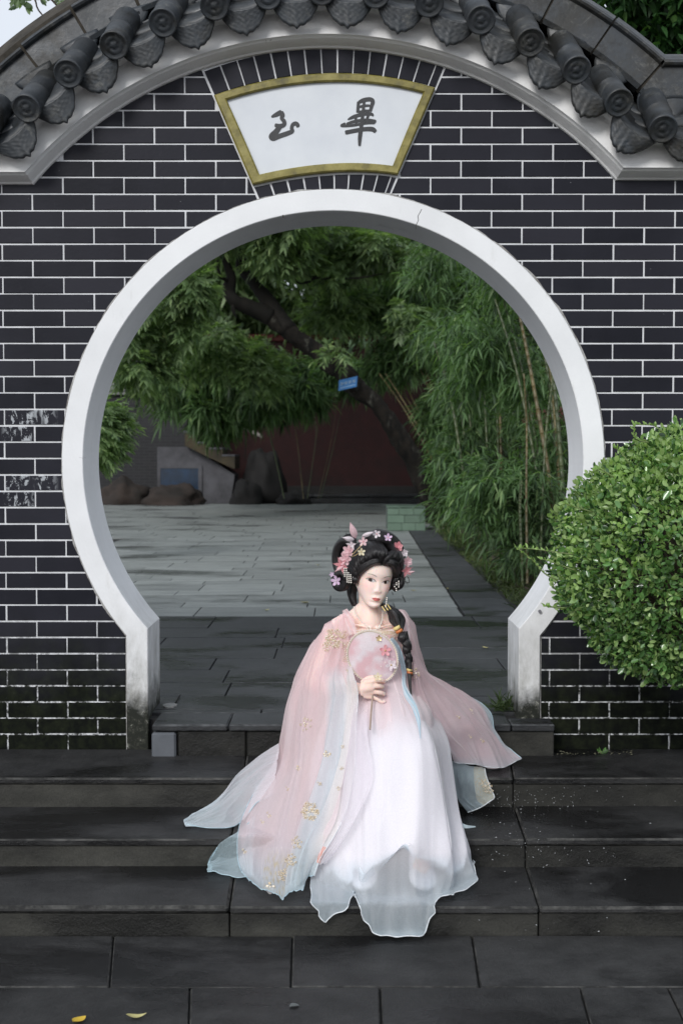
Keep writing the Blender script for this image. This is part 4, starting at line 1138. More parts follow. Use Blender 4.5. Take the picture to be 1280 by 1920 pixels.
big_tree(640, 31, 10, 3.8, 3600, 'tree filling the top of the gate opening behind the red wall', GREEN_L, leaf=(.26, .4), z0=3.4)
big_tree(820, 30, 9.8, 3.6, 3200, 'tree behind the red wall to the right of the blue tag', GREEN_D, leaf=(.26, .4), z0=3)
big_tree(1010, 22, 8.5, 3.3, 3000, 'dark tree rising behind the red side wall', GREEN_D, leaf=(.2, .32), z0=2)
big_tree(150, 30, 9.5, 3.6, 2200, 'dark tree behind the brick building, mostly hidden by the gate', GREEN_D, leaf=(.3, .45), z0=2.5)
# tall hedge-like wood far behind closes the view
wood = [(x, 38+2*math.sin(x), 3.6+1.2*math.sin(x*1.7), 3.4, 2.2, 3.6) for x in range(-16, 20, 4)]
B, D0 = blob_points(wood, 9000, shell=.6)
o = leaf_obj('far_wood', [sprays(B, D0, 5, (.5, .8), (.16, .26), spread=.8, droop=.2, alen=.7, segs=1)], GREEN_D, None)
tag(o, 'dark mass of distant woodland behind the courtyard walls', 'woodland')
# overhanging canopy of the same garden above and behind the opening (shades the far end)
big_tree(380, 12.5, 7.4, 3.3, 2600, 'spreading tree whose crown shades the left of the courtyard', GREEN_T, leaf=(.16, .26), z0=4.6, trunk_r=.18) if False else None

# ------------------------------------------------------------------ grass and small plants in the bed
gb = []
n = 9000
yy = RNG.uniform(3.2, 16, n); xx2 = np.array([xin(max(y, 3.3))+.42 for y in yy])+RNG.exponential(.35, n)
zz = np.array([bedz(a, b) for a, b in zip(xx2, yy)])
C = np.stack([xx2, yy, zz-.01], 1); D = rnd_dirs(n, .5, 1.0)
o = leaf_obj('grass', [leaves_mesh(C, D, rnd_dirs(n), RNG.uniform(.06, .15, n), RNG.uniform(.006, .012, n), .35)], m_leaf('grass_blade', (.03, .05, .015), (.06, .09, .025), (.12, .15, .04), .6, .3), None)
tag(o, 'short dull grass on the bed beside the grey edge slabs', 'grass')
# tuft growing at the foot of the right pillar
p = PZ(946, 1332, 0)
n = 130; C = np.array(p)+np.stack([RNG.normal(0, .03, n), RNG.normal(0, .02, n), np.zeros(n)], 1); D = rnd_dirs(n, .35, 1.0)+np.array([-.25, 0, 0])
o = leaf_obj('grass_tuft', [leaves_mesh(C, D, rnd_dirs(n), RNG.uniform(.05, .17, n), RNG.uniform(.003, .006, n), .3)], m_leaf('tuft_blade', (.03, .05, .02), (.07, .11, .04), (.14, .17, .07), .6, .3), None, kind=None)
tag(o, 'wispy grass tuft at the foot of the right pillar', 'grass tuft')

# ------------------------------------------------------------------ clipped shrub in the right foreground
YBU = -.62
sh = thing('clipped_shrub', (P(1290, 1400, YBU).x, YBU, -.13), 'rounded glossy green shrub at the right edge in front of the brick wall', 'shrub')
bx = P(1292, 1044, YBU)
def bush_r(d):
    """radius of the clipped ball by direction: flat-bottomed, bulging left"""
    x, y, z = d
    r = .442*(1+.11*mnoise.noise(Vector((x*2.2, y*2.2, z*2.2)))+.07*mnoise.noise(Vector((x*5, y*5, z*5+4)))+.05*mnoise.noise(Vector((x*13, y*13, z*13))))
    r *= 1+.10*max(0, -x)*(1-abs(z)) 
    return r
rbu = np.random.default_rng(21)
nB = 34000
dd = rnd_dirs(nB, rng=rbu); rad = np.array([bush_r(d) for d in dd])*(1-.30*rbu.beta(1, 2.2, nB))
pts = np.array(bx)+dd*rad[:, None]*np.array([1.0, 1.0, 1.03])
LD = dd*.7+rnd_dirs(nB, rng=rbu)*.9+np.array([0, 0, .25])
LL = rbu.uniform(.015, .031, nB)*rbu.uniform(.8, 1.1, nB); LW = LL*rbu.uniform(.48, .66, nB)
def oval_leaves(C, D, L, W, rng, U=None):
    """oval cupped leaves, 8 vertices each"""
    n = len(C); D = D/np.linalg.norm(D, axis=1)[:, None]; U = rnd_dirs(n, rng=rng) if U is None else U
    Sx = np.cross(D, U); Sx /= np.linalg.norm(Sx, axis=1)[:, None]+1e-9; Nn = np.cross(Sx, D)
    L = L[:, None]; W = W[:, None]; pr_ = [(0, 0, 0), (.22, .34, .06), (.5, .5, .10), (.8, .36, .05), (1, 0, -.06)]
    rows_ = [C]
    for (t, w_, h) in pr_[1:4]:
        rows_ += [C+D*L*t+Sx*W*w_+Nn*W*h, C+D*L*t-Sx*W*w_+Nn*W*h]
    rows_ += [C+D*L-Nn*W*.08]
    rows_ += [C+D*L*.5-Nn*W*.06]
    V = np.stack(rows_, 1).reshape(-1, 3); o = (np.arange(n)*9)[:, None]
    T = np.concatenate([o+np.array([t]) for t in ((0, 1, 8), (1, 3, 8), (3, 5, 8), (5, 7, 8), (7, 6, 8), (6, 4, 8), (4, 2, 8), (2, 0, 8))], 0)
    return V, T
# the 300 leaves that show largest, each an object; the rest one mass
CAM = np.array([0, CAMY, CAMZ])
vis = ((pts-CAM)*1.0); front = np.einsum('ij,ij->i', dd, -(vis/np.linalg.norm(vis, axis=1)[:, None]))
inframe = (pts[:, 0]/(pts[:, 1]-CAMY)*F < 636)
score = front*1.0+LL*12+(rad/0.45)*1.2-(~inframe)*9
big = np.argsort(-score)[:300]; rest = np.ones(nB, bool); rest[big] = False
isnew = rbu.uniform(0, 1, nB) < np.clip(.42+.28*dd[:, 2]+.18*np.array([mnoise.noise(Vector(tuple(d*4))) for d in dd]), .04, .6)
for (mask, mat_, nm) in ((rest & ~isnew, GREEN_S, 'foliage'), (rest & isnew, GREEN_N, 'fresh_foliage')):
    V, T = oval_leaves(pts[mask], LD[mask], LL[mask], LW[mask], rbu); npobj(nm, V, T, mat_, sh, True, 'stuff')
V1, T1 = oval_leaves(np.zeros((1, 3)), np.array([[0, 0, 1.0]]), np.array([1.0]), np.array([.58]), rbu, np.array([[0, 1.0, 0]]))
meA, meB = npmesh('leaf', V1, T1, GREEN_S, True), npmesh('leaf', V1, T1, GREEN_N, True)
for k in big:
    o = link('leaf', meB if isnew[k] else meA, sh, tuple(pts[k]+dd[k]*.004)); s = LL[k]*1.1
    o.rotation_euler = Vector(LD[k]).to_track_quat('Z', 'Y').to_euler(); o.rotation_euler.rotate_axis('Z', random.uniform(0, 6.28)); o.scale = (s, s, s)
# woody frame
brs = []
for k in range(70):
    d = rnd_dirs(1, -.75, .9, rbu)[0]; e = np.array(bx)+d*.40*np.array([1, 1, 1.05]); m1 = np.array(bx)*.6+e*.4+rbu.normal(0, .03, 3)+np.array([0, 0, -.08])
    brs.append(tube([(bx.x, bx.y, bx.z-.42), m1, e], [.012, .007, .003], 6, n=8))
v, f = join(brs); obj('branches', v, f, M_BRANCH, sh, True)
v, f = tube([(bx.x+.10, bx.y+.05, -.13), (bx.x+.08, bx.y+.04, .1), (bx.x+.02, bx.y, bx.z-.38)], [.035, .028, .02], 10, n=10); obj('trunk', v, f, M_BRANCH, sh, True)
# long new shoots sticking out at left and above
shoots = [((1075, 1040), (1040, 1035), (1005, 1030), (968, 1027)), ((1080, 1070), (1050, 1060), (1030, 1052), (1012, 1048)), ((1045, 1088), (1020, 1075), (1000, 1052), (972, 1030)), ((1110, 960), (1075, 950), (1060, 945)),
          ((1180, 870), (1160, 845), (1150, 840)), ((1215, 830), (1190, 822), (1188, 795)), ((1240, 810), (1225, 798), (1195, 796)), ((1060, 1140), (1030, 1138), (1022, 1136)), ((1150, 895), (1125, 880), (1112, 884))]
shV, shT, kk, tw = [], [], 0, []
for s_ in shoots:
    A = catmull([P(a, b, YBU-.18) for a, b in s_], 12); tw.append(tube(A, [.0028, .0014], 6))
    Cc = np.repeat(A[3:], 2, axis=0); n = len(Cc)
    Dq = rnd_dirs(n, 0, 1, rbu)+(A[-1]-A[0])/np.linalg.norm(A[-1]-A[0])*.7
    V, T = oval_leaves(Cc, Dq, rbu.uniform(.010, .022, n), rbu.uniform(.006, .012, n), rbu); shV.append(V); shT.append(T+kk); kk += len(V)
v, f = join(tw); obj('shoot_stems', v, f, simple('green_shoot', (.16, .22, .07), None, 10, .5), sh, True, 'stuff')
npobj('shoot_leaves', np.concatenate(shV), np.concatenate(shT), GREEN_N, sh, True, 'stuff')

# ------------------------------------------------------------------ tree behind the coping at top right, twigs at top left
YTR = 2.6
t = thing('tree', (P(1330, 900, YTR).x, YTR, 0), 'broad leaved tree showing above the roof tiles at top right', 'tree')
px_ = P(1330, 900, YTR).x
v, f = tube([(px_, YTR, -.05), (px_-.05, YTR, 1.5), (px_-.2, YTR, 3.2)], [.10, .08, .05], 10, n=12); obj('trunk', v, f, M_BARK, t, True)
v, f = tube([P(1290, 120, YTR), P(1180, 60, YTR), P(1120, -20, YTR)], [.03, .02, .01], 8, n=10); obj('limb', v, f, M_BARK, t, True)
B, D0 = blob_points([pxblob(1230, 40, YTR, 110, 60, .4), pxblob(1290, 100, YTR, 90, 70, .4), pxblob(1160, -20, YTR, 90, 50, .4), pxblob(1330, -20, YTR, 150, 90, .6)], 1000)
Dd = D0*.6+RNG.normal(0, .4, D0.shape)+np.array([0, -.2, -.1]); Dd /= np.linalg.norm(Dd, axis=1)[:, None]
leaf_obj('crown', [sprays(B, Dd, 6, (.07, .12), (.025, .042), spread=.9, droop=.3, alen=.12)], m_leaf('broad_leaf', (.012, .03, .012), (.035, .09, .028), (.10, .20, .05), .4, .4), t)
t = thing('tree', (P(-120, 900, 2.2).x, 2.2, 0), 'tree whose thin twigs hang against the sky at top left', 'tree')
x0_ = P(-120, 900, 2.2).x
v, f = tube([(x0_, 2.2, -.05), (x0_+.02, 2.2, 2.0), (x0_+.1, 2.2, 3.3)], [.07, .05, .02], 8, n=10); obj('trunk', v, f, M_BARK, t, True)
tw = [tube([P(-90, -60, 2.2), P(20, -50, 2.1), P(62, -8, 2.0), P(72, 18, 2.0), P(95, 44, 2.0)], [.010, .006, .004], 6, n=14), tube([P(20, -50, 2.1), P(88, -8, 2.0), P(108, 12, 2.0), P(118, 30, 2)], [.008, .006, .004], 6, n=10), tube([P(88, -8, 2.0), P(125, 0, 2.0), P(150, 8, 2.0)], [.004, .002], 6, n=8)]
v, f = join(tw); obj('twigs', v, f, M_BRANCH, t, True)
C, D = [], []
for (a, b, s) in [(30, 2, 1), (38, 5, 1.3), (44, 12, 1.2), (24, 0, 1), (52, 4, 1), (72, 2, .8), (92, 45, .5), (108, 22, .7), (104, 28, .7), (112, 8, .6), (118, 14, .7), (124, 6, .7), (130, 2, .8), (136, 12, .8), (122, 20, .8), (128, 18, .7), (145, 6, .7), (140, 0, .7), (112, 4, .7), (118, 24, .6), (134, 6, .7), (100, 2, .6)]:
    for q in range(4): C.append(tuple(P(a+random.uniform(-6, 6), b-6+random.uniform(-4, 4), 2.0))+(s,))
C = np.array(C); n = len(C)
V, T = oval_leaves(C[:, :3], rnd_dirs(n, -1, .2)*np.array([1, .4, 1]), C[:, 3]*.060, C[:, 3]*.020, rbu, np.tile([[0., 1, .2]], (n, 1)))
npobj('leaves', V, T, GREEN_T, t, True, 'stuff')
# ------------------------------------------------------------------ the seated woman
def attr_mat(name, rough=.5, spec=.4, sss=0.0, bump=0.0, bscale=200, extra=None):
    m = NT(name); a = m.n('ShaderNodeAttribute', attribute_name='tint'); p = m.pos()
    nm = m.bump(m.noise(p, bscale, 3), bump, .002) if bump else None
    kw = {}
    if sss: kw['Subsurface Weight'] = sss; kw['Subsurface Scale'] = .01
    if extra: kw.update(extra)
    m.bsdf(a.outputs['Color'], rough, nm, spec, **kw); return m.m
def set_tint(me, cols, name='tint'):
    at = me.color_attributes.new(name, 'FLOAT_COLOR', 'POINT')
    c = np.ones((len(me.vertices), 4), dtype=np.float32); c[:, :cols.shape[1]] = cols
    at.data.foreach_set('color', c.ravel())
M_SKIN = attr_mat('fair_skin', .50, .32, .30)
SEATP = P(700, 1400, -.30)
person = thing('person', (SEATP.x, -.30, 0.0), 'woman in pink and white embroidered robes sitting on the steps holding a round fan', 'person')

# ---- head, in its own frame: x to the viewer's right, -y the way the face looks, z up, origin between the eyes' depth axis
HR = Matrix.Rotation(math.radians(9.5), 3, 'Y') @ Matrix.Rotation(math.radians(17), 3, 'Z') @ Matrix.Rotation(math.radians(3), 3, 'X')
HS = .93
EYE = P(710.5, 1091, -.575)
HO = EYE - HR @ (Vector((0, -.082, 0))*HS)
def hw(p): return HO + HR @ (Vector(p)*HS)
HRn = np.array(HR)*HS; HOn = np.array(HO)
def hwn(A): return np.asarray(A) @ HRn.T + HOn
zk = np.array([-.1080, -.1065, -.102, -.095, -.08, -.06, -.04, -.02, 0, .03, .06, .09, .112, .120])
wk = np.array([.003, .0150, .0235, .0310, .0410, .0535, .0630, .0685, .0695, .0705, .0695, .058, .032, .002])
fk = np.array([-.066, -.0745, -.0800, -.0835, -.0850, -.0850, -.0845, -.0835, -.083, -.087, -.084, -.066, -.034, -.004])
bk = np.array([-.058, -.045, -.030, -.012, .012, .04, .062, .076, .086, .093, .09, .072, .04, .004])
def smooth_interp(x, xp, fp):
    y = np.interp(x, xp, fp); return y
zz_ = np.concatenate([np.linspace(-.108, -.09, 22), np.linspace(-.0893, .032, 150), np.linspace(.034, .12, 50)])
def sm(f):
    t = np.linspace(-.108, .12, 600); v = np.interp(t, zk, f); k = np.hanning(45); k /= k.sum()
    v2 = np.convolve(np.pad(v, 22, mode='reflect', reflect_type='odd'), k, 'valid'); return np.interp(zz_, t, v2)
W_, F_, B_ = np.maximum(sm(wk), .0015), sm(fk), sm(bk)
na = 300
s_ = np.linspace(-1, 1, na, endpoint=False); th = np.pi*(.62*s_+.38*s_**3)       # 0 = front
Z = np.repeat(zz_[:, None], na, 1); TH = np.repeat(th[None, :], len(zz_), 0)
yc = (F_*.35+B_*.65)[:, None]*0 + ((F_+B_)/2)[:, None]
sn, cs = np.sin(TH), np.cos(TH)
X = W_[:, None]*np.sign(sn)*np.abs(sn)**.92
Y = np.where(cs > 0, yc+(F_[:, None]-yc)*np.abs(cs)**.82, yc+(B_[:, None]-yc)*np.abs(cs))
def g(x, z, x0, z0, sx, sz): return np.exp(-((x-x0)/sx)**2/2-((z-z0)/sz)**2/2)
fm = np.clip(cs*1.6, 0, 1)
D = np.zeros_like(X)
for s in (-1, 1):
    D -= .0058*g(X, Z, s*.031, .003, .0155, .0105)
    D += .0046*g(X, Z, s*.0315, .000, .0105, .0065)
    D += .0012*g(X, Z, s*.031, .0075, .012, .0018) 
    D += .0008*g(X, Z, s*.033, .020, .020, .006)
    D += .0045*g(X, Z, s*.037, -.030, .019, .018)
    D += .0026*g(X, Z, s*.0100, -.0385, .0040, .0044)
nz_h = np.interp(Z, [-.050, -.0445, -.0415, -.037, -.032, -.024, -.012, 0, .012, .03], [.0012, .0040, .0068, .0100, .0104, .0068, .0040, .0026, .0016, .0008])
nw = np.interp(Z, [-.05, -.04, -.03, -.01, .01, .03], [.0066, .0074, .0070, .0060, .0074, .012])
D += .66*nz_h*np.exp(-(X/nw)**2/2)
D += .0052*g(X, Z, 0, -.0635, .0125, .0046) + .0060*g(X, Z, 0, -.0725, .0110, .0050) - .0030*g(X, Z, 0, -.0680, .011, .0013)
D -= .0012*g(X, Z, 0, -.0585, .0025, .004)
D -= .0038*g(X, Z, 0, -.0835, .016, .0045) + 0
D += .0055*g(X, Z, 0, -.0975, .0125, .009)
D += .0015*g(X, Z, 0, .045, .04, .02)
Y = Y-D*fm
HV = np.stack([X, Y, Z], -1).reshape(-1, 3)
# make-up and features, by place on the face
x, z = X.ravel(), Z.ravel(); frt = (fm.ravel() > .15)
def mixc(c, m, col): return c*(1-m[:, None])+np.array(col)[None]*m[:, None]
def sstep(a, b, v): t = np.clip((v-a)/(b-a), 0, 1); return t*t*(3-2*t)
skin = np.tile(np.array([[.93, .745, .665]]), (len(x), 1))
for s in (-1, 1):
    skin = mixc(skin, .38*g(x, z, s*.043, -.022, .016, .013)*frt, (.80, .36, .34))
    skin = mixc(skin, .40*g(x, z, s*.034, .009, .015, .006)*frt, (.62, .34, .30))
skin = mixc(skin, .18*g(x, z, 0, -.040, .008, .006)*frt, (.80, .42, .38))
skin = mixc(skin, .25*g(x, z, 0, -.049, .009, .0022)*frt, (.45, .22, .18))
# soft shade of baby hair where the hair starts
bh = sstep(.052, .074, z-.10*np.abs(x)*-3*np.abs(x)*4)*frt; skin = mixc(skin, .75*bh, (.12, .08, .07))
# lips
hwid = .0180
lx = np.clip(1-(np.abs(x)/hwid)**2, 0, None)
up_t = -.0680+.0072*lx**.8-.0020*np.exp(-(x/.0032)**2)
lo_t = -.0680-.0088*lx**.75
ml = sstep(0, .0012, up_t-z)*sstep(0, .0012, z-lo_t)*(np.abs(x) < hwid)*frt
skin = mixc(skin, .93*ml, (.60, .15, .13))
skin = mixc(skin, .7*np.exp(-((z+.0682-.0006*np.cos(x*300))/.0008)**2)*sstep(hwid, hwid*.8, np.abs(x))*frt, (.20, .03, .03))
rough_a = np.full(len(x), .5)
for s in (-1, 1):
    e = (x-s*.0310)/.0168*s; zz0 = z-.0018*e                     # outer corners a little higher
    al = np.clip(1-e*e, 0, None)
    zu, zl = .0083*al**.62, -.0050*al**.8
    inside = sstep(0, .0006, zu-zz0)*sstep(0, .0006, zz0-zl)*(np.abs(e) < 1)*frt
    skin = mixc(skin, inside, (.58, .54, .54))
    rr2 = np.sqrt((x-s*.0310+.0036)**2+(z-.0014)**2)
    skin = mixc(skin, inside*sstep(.0076, .0066, rr2), (.045, .020, .012))
    skin = mixc(skin, inside*sstep(.0034, .0027, rr2), (.005, .004, .004))
    lash = np.exp(-((zz0-zu-.0004)/.0013)**2)*(np.abs(e) < 1.12)*frt
    skin = mixc(skin, .93*np.clip(lash*1.3, 0, 1), (.018, .012, .012))
    skin = mixc(skin, .42*np.exp(-((zz0-zl)/.0008)**2)*(e > -.6)*(e < 1.0)*frt, (.12, .06, .05))
    skin = mixc(skin, .35*np.exp(-((zz0-zu-.0042)/.0009)**2)*(np.abs(e) < 1.05)*frt, (.40, .20, .17))
    # brow
    b = (np.abs(x)-.013)/.040; bz = .0185+.0070*np.sin(np.clip(b, 0, 1)*2.5)-.0010*b
    bm_ = np.exp(-((z-bz)/(.0021-.0011*np.clip(b, 0, 1)))**2)*(b > 0)*(b < 1)*sstep(0, .12, b)*sstep(1, .8, b)*(np.sign(x) == s)*frt
    skin = mixc(skin, .78*bm_, (.085, .055, .048))
HFq = []
nz_ = len(zz_)
ii, jj = np.meshgrid(np.arange(nz_-1), np.arange(na), indexing='ij'); kk_ = (jj+1) % na
HF = np.stack([(ii*na+jj), (ii*na+kk_), ((ii+1)*na+kk_), ((ii+1)*na+jj)], -1).reshape(-1, 4)
HVw = hwn(HV)

# ---- torso, neck, limbs and the holding hand, grown together into one skin
def V3(a, b, y): return P(a, b, y)
raw = []
def limb(pts, rad, seg=14, n=None, flat=1.0, up=(0, 0, 1)):
    v, f = tube(pts, rad, seg, True, flat, n or max(6, len(pts)*5), up); raw.append((v, f))
def ell(c, r): raw.append(ellipsoid(c, r, 24, 16))
neckb, neckt = V3(695, 1166, -.475), hw((.002, .026, -.052))
limb([neckb+Vector((0, .03, -.05)), neckb, (neckb+neckt)/2+Vector((0, .004, 0)), neckt], [.058, .048, .0405, .039], 24, 14)
ell(V3(698, 1222, -.455), (.125, .082, .115)); ell(V3(699, 1195, -.455), (.132, .064, .055))
limb([V3(655, 1166, -.46), V3(633, 1180, -.452)], [.040, .043]); limb([V3(742, 1166, -.45), V3(752, 1182, -.42)], [.040, .040])
limb([(neckb+neckt)/2, V3(655, 1168, -.455), V3(632, 1180, -.45)], [.036, .034, .036]); limb([(neckb+neckt)/2, V3(734, 1168, -.45), V3(752, 1180, -.42)], [.036, .034, .036])
# collar bones, breasts
limb([V3(697, 1178, -.522), V3(670, 1172, -.508), V3(648, 1168, -.478)], [.0045, .005, .0045], 8); limb([V3(705, 1178, -.522), V3(730, 1172, -.505), V3(752, 1168, -.468)], [.0045, .005, .0045], 8)
ell(V3(672, 1216, -.525), (.055, .050, .055)); ell(V3(729, 1216, -.520), (.055, .050, .055))
limb([V3(699, 1230, -.45), V3(700, 1300, -.38), V3(703, 1350, -.28)], [.115, .105, .135], 20, 12, .85)
ell(V3(703, 1362, -.24), (.165, .13, .11))
# legs
for (hx, kx, ky, fx) in ((672, 688, 1392, 680), (735, 800, 1388, 790)):
    hip, knee = V3(hx, 1368, -.26), V3(kx, ky+8, -.66); ank = Vector((P(fx, 1600, -.98).x, -.97, ZT3+.075))
    limb([hip, (hip+knee)/2+Vector((0, 0, .012)), knee], [.088, .070, .048], 16, 12)
    limb([knee, knee*.62+ank*.38+Vector((0, .018, 0)), ank], [.047, .048, .034], 16, 12)
    limb([ank, ank+Vector((0, -.05, -.035)), ank+Vector((0, -.15, -.05))], [.036, .032, .020], 12, 8)
    limb([ank+Vector((0, .03, -.03)), ank+Vector((0, 0, -.03))], [.032, .03], 10, 4)
# her right arm (at left in the picture) comes forward, hand holding the fan
SHOES = [Vector((P(fx, 1600, -.98).x, -.97, ZT3)) for fx in (680, 790)]
sh_, el_, wr_ = V3(628, 1184, -.45), V3(586, 1280, -.50), V3(671, 1292, -.700)
limb([sh_, (sh_+el_)/2, el_], [.043, .039, .033], 16, 12); limb([el_, el_*.6+wr_*.4, wr_], [.035, .034, .0225], 16, 12)
# her left arm hangs to the side, hand resting on the stone
sh2, el2, wr2 = V3(754, 1186, -.41), V3(782, 1272, -.32), V3(838, 1352, -.30)
limb([sh2, (sh2+el2)/2, el2], [.043, .038, .033], 16, 12); limb([el2, wr2], [.034, .022], 16, 10)
hd2 = Vector((P(858, 1370, -.27).x, -.27, .018))
limb([wr2, (wr2+hd2)/2, hd2], [.022, .027, .018], 12, 8)
for q in range(4): limb([hd2+Vector((0, -.02+.014*q, 0)), hd2+Vector((.035, -.028+.018*q, -.002)), hd2+Vector((.062, -.03+.02*q, -.010))], [.009, .008, .006], 8, 8)
limb([hd2+Vector((-.02, -.02, 0)), hd2+Vector((.0, -.05, -.004)), hd2+Vector((.018, -.062, -.008))], [.010, .009, .007], 8, 8)
# holding hand: back of the hand toward us, fingers bent round the handle
YH = -.715
limb([wr_, V3(680, 1292, YH-.004), V3(692, 1290, YH-.010), V3(700, 1290, YH-.008)], [.0180, .0165, .0155, .0135], 14, 12, 1.0)
limb([V3(682, 1281, YH-.003), V3(699, 1278, YH-.008)], [.0130, .0118], 12, 6); limb([V3(682, 1303, YH), V3(697, 1306, YH-.002)], [.0125, .0105], 12, 6)
limb([V3(676, 1286, YH-.002), V3(698, 1286, YH-.010)], [.0145, .0118], 12, 6); limb([V3(676, 1298, YH-.002), V3(698, 1298, YH-.006)], [.0140, .0110], 12, 6)
fingers = [([V3(697, 1277, YH-.008), V3(711, 1275, YH-.013), V3(720, 1277, YH+.003), V3(717, 1279, YH+.024), V3(706, 1280, YH+.030)], [.0092, .0080, .0074, .0066, .0056]),
           ([V3(698, 1287, YH-.010), V3(710, 1286.5, YH-.014), V3(717, 1288, YH+.004), V3(713, 1289.5, YH+.026), V3(703, 1290, YH+.032)], [.0092, .0080, .0074, .0068, .0058]),
           ([V3(698, 1297, YH-.008), V3(712, 1298.5, YH-.013), V3(720, 1301, YH+.002), V3(717, 1303, YH+.022), V3(706, 1303, YH+.030)], [.0088, .0077, .0070, .0064, .0055]),
           ([V3(696, 1306, YH-.004), V3(707, 1311, YH-.010), V3(716, 1316.5, YH-.010), V3(723, 1315, YH-.004)], [.0078, .0068, .0060, .0046])]
for pts, rad in fingers: limb(pts, rad, 10, 22)
# thumb leaves the side of the palm near the wrist and lies along the handle
limb([V3(678, 1281, YH+.010), V3(687, 1273, YH+.012), V3(697, 1269.5, YH+.006), V3(705, 1271, YH+.004)], [.0105, .0086, .0074, .0056], 10, 18)
v, f = join(raw)
tmp = bpy.data.objects.new('skin_build', mesh('skin_build', v, f)); COL.objects.link(tmp)
md = tmp.modifiers.new('r', 'REMESH'); md.mode = 'VOXEL'; md.voxel_size = .0028
ms = tmp.modifiers.new('s', 'SMOOTH'); ms.factor = .5; ms.iterations = 4
dg = bpy.context.evaluated_depsgraph_get(); me_ = bpy.data.meshes.new_from_object(tmp.evaluated_get(dg))
bpy.data.objects.remove(tmp)
n0 = len(me_.vertices); BV = np.empty(n0*3, dtype=np.float32); me_.vertices.foreach_get('co', BV); BV = BV.reshape(-1, 3)
BF = np.array([list(p.vertices) if len(p.vertices) == 4 else list(p.vertices)+[p.vertices[-1]] for p in me_.polygons], dtype=np.int32)
bpy.data.meshes.remove(me_)
EV, EF = [], []
for s in (-1, 1):                                   # ears belong to the same skin
    eV, eF = tube([(s*.0665, .006, .012), (s*.073, .016, .018), (s*.076, .022, .006), (s*.073, .016, -.012), (s*.0665, .006, -.024)], [.004, .0045, .0045, .005, .006], 10, n=16)
    k = len(EV); EV += list(hwn(np.array(eV))); EF += [tuple(i+k for i in q) for q in eF]
    eV, eF = ellipsoid((s*.069, .013, -.002), (.005, .010, .020), 12, 8); k = len(EV); EV += list(hwn(np.array(eV))); EF += [tuple(i+k for i in q) for q in eF]
EFq = np.array([list(q)+[q[-1]]*(4-len(q)) for q in EF if len(q) in (3, 4)], dtype=np.int32)
AV = np.concatenate([BV, HVw, np.array(EV)]); AF = np.concatenate([BF, HF+n0, EFq+n0+len(HVw)])
body = npobj('body', AV, AF, M_SKIN, person, True)
cols = np.concatenate([np.tile([[.89, .70, .62]], (n0, 1)), skin, np.tile([[.84, .62, .56]], (len(EV), 1))])
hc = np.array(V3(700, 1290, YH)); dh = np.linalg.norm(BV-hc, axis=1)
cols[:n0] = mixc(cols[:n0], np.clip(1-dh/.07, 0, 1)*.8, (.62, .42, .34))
# blank verts may be dropped by validate(): only set when counts agree
if len(body.data.vertices) == len(cols): set_tint(body.data, cols)
for sp in SHOES:
    v, f = ellipsoid((sp.x, sp.y-.065, sp.z+.026), (.046, .115, .030), 20, 12); v2, f2 = ellipsoid((sp.x, sp.y, sp.z+.055), (.044, .050, .052), 16, 10)
    v, f = join([(v, f), (v2, f2)]); obj('slipper', v, f, simple('white_silk_slipper', (.80, .80, .84), (.70, .72, .78), 30, .5), person, True)
# nails
V, Fc = join([ellipsoid(V3(720, 1313.5, YH-.0085), (.0042, .0018, .0034), 10, 6), ellipsoid(V3(703, 1268.6, YH-.0028), (.0050, .0018, .0036), 10, 6)])
obj('fingernails', V, Fc, simple('pale_nail', (.80, .62, .60), None, 10, .25), person, True, 'stuff')

# ---- hair
M_HAIR = NT('black_hair'); p = M_HAIR.pos(); ht = M_HAIR.n('ShaderNodeAttribute', attribute_name='strand')
st_ = M_HAIR.noise(M_HAIR.n('ShaderNodeMapping', {0: ht.outputs['Vector'], 3: (70, 3, 1)}).outputs[0], 1.0, 3)
M_HAIR.bsdf(M_HAIR.ramp(st_, [(.3, (.003, .003, .0035)), (.75, (.016, .013, .014))]), .34, M_HAIR.bump(st_, .55, .003), .5); M_HAIR = M_HAIR.m
hairV, hairF, hairS, hk = [], [], [], 0
def lock(pts, rad, seg=18, n=26, flat=1.0, up=(0, 0, 1), seed=0):
    global hk
    pts = catmull(pts, n); m = len(pts)
    v, f = tube(pts, np.interp(np.linspace(0, 1, m), np.linspace(0, 1, len(rad)), rad) if not np.isscalar(rad) else rad, seg, True, flat, None, up)
    v = np.array(v); c = np.repeat(pts, seg, axis=0); ring_i = np.tile(np.arange(seg), m); ti = np.repeat(np.arange(m), seg)/m
    k = 1+.10*np.sin(ring_i/seg*2*np.pi*5+seed*1.7+ti*3)+.06*np.sin(ring_i/seg*2*np.pi*9+seed-ti*4)
    v = c+(v-c)*k[:, None]
    hairV.append(v); hairS.append(np.stack([ring_i/seg+seed*.37, ti, np.zeros(len(v))], 1)); hairF.extend([tuple(i+hk for i in q) for q in f]); hk += len(v)
def flush_hair(name, parent=None):
    global hairV, hairF, hairS, hk
    V = np.concatenate(hairV); S_ = np.concatenate(hairS); o = obj(name, [tuple(q) for q in V], hairF, M_HAIR, person, True)
    at = o.data.attributes.new('strand', 'FLOAT_VECTOR', 'POINT'); at.data.foreach_set('vector', S_.astype(np.float32).ravel())
    hairV, hairF, hairS, hk = [], [], [], 0; return o
# scalp volume
EVs, EFs = ellipsoid((0, .030, .058), (.084, .094, .082), 40, 26)
hairV.append(hwn(np.array(EVs))); hairS.append(np.array(EVs)*2); hairF.extend(EFs); hk += len(EVs)
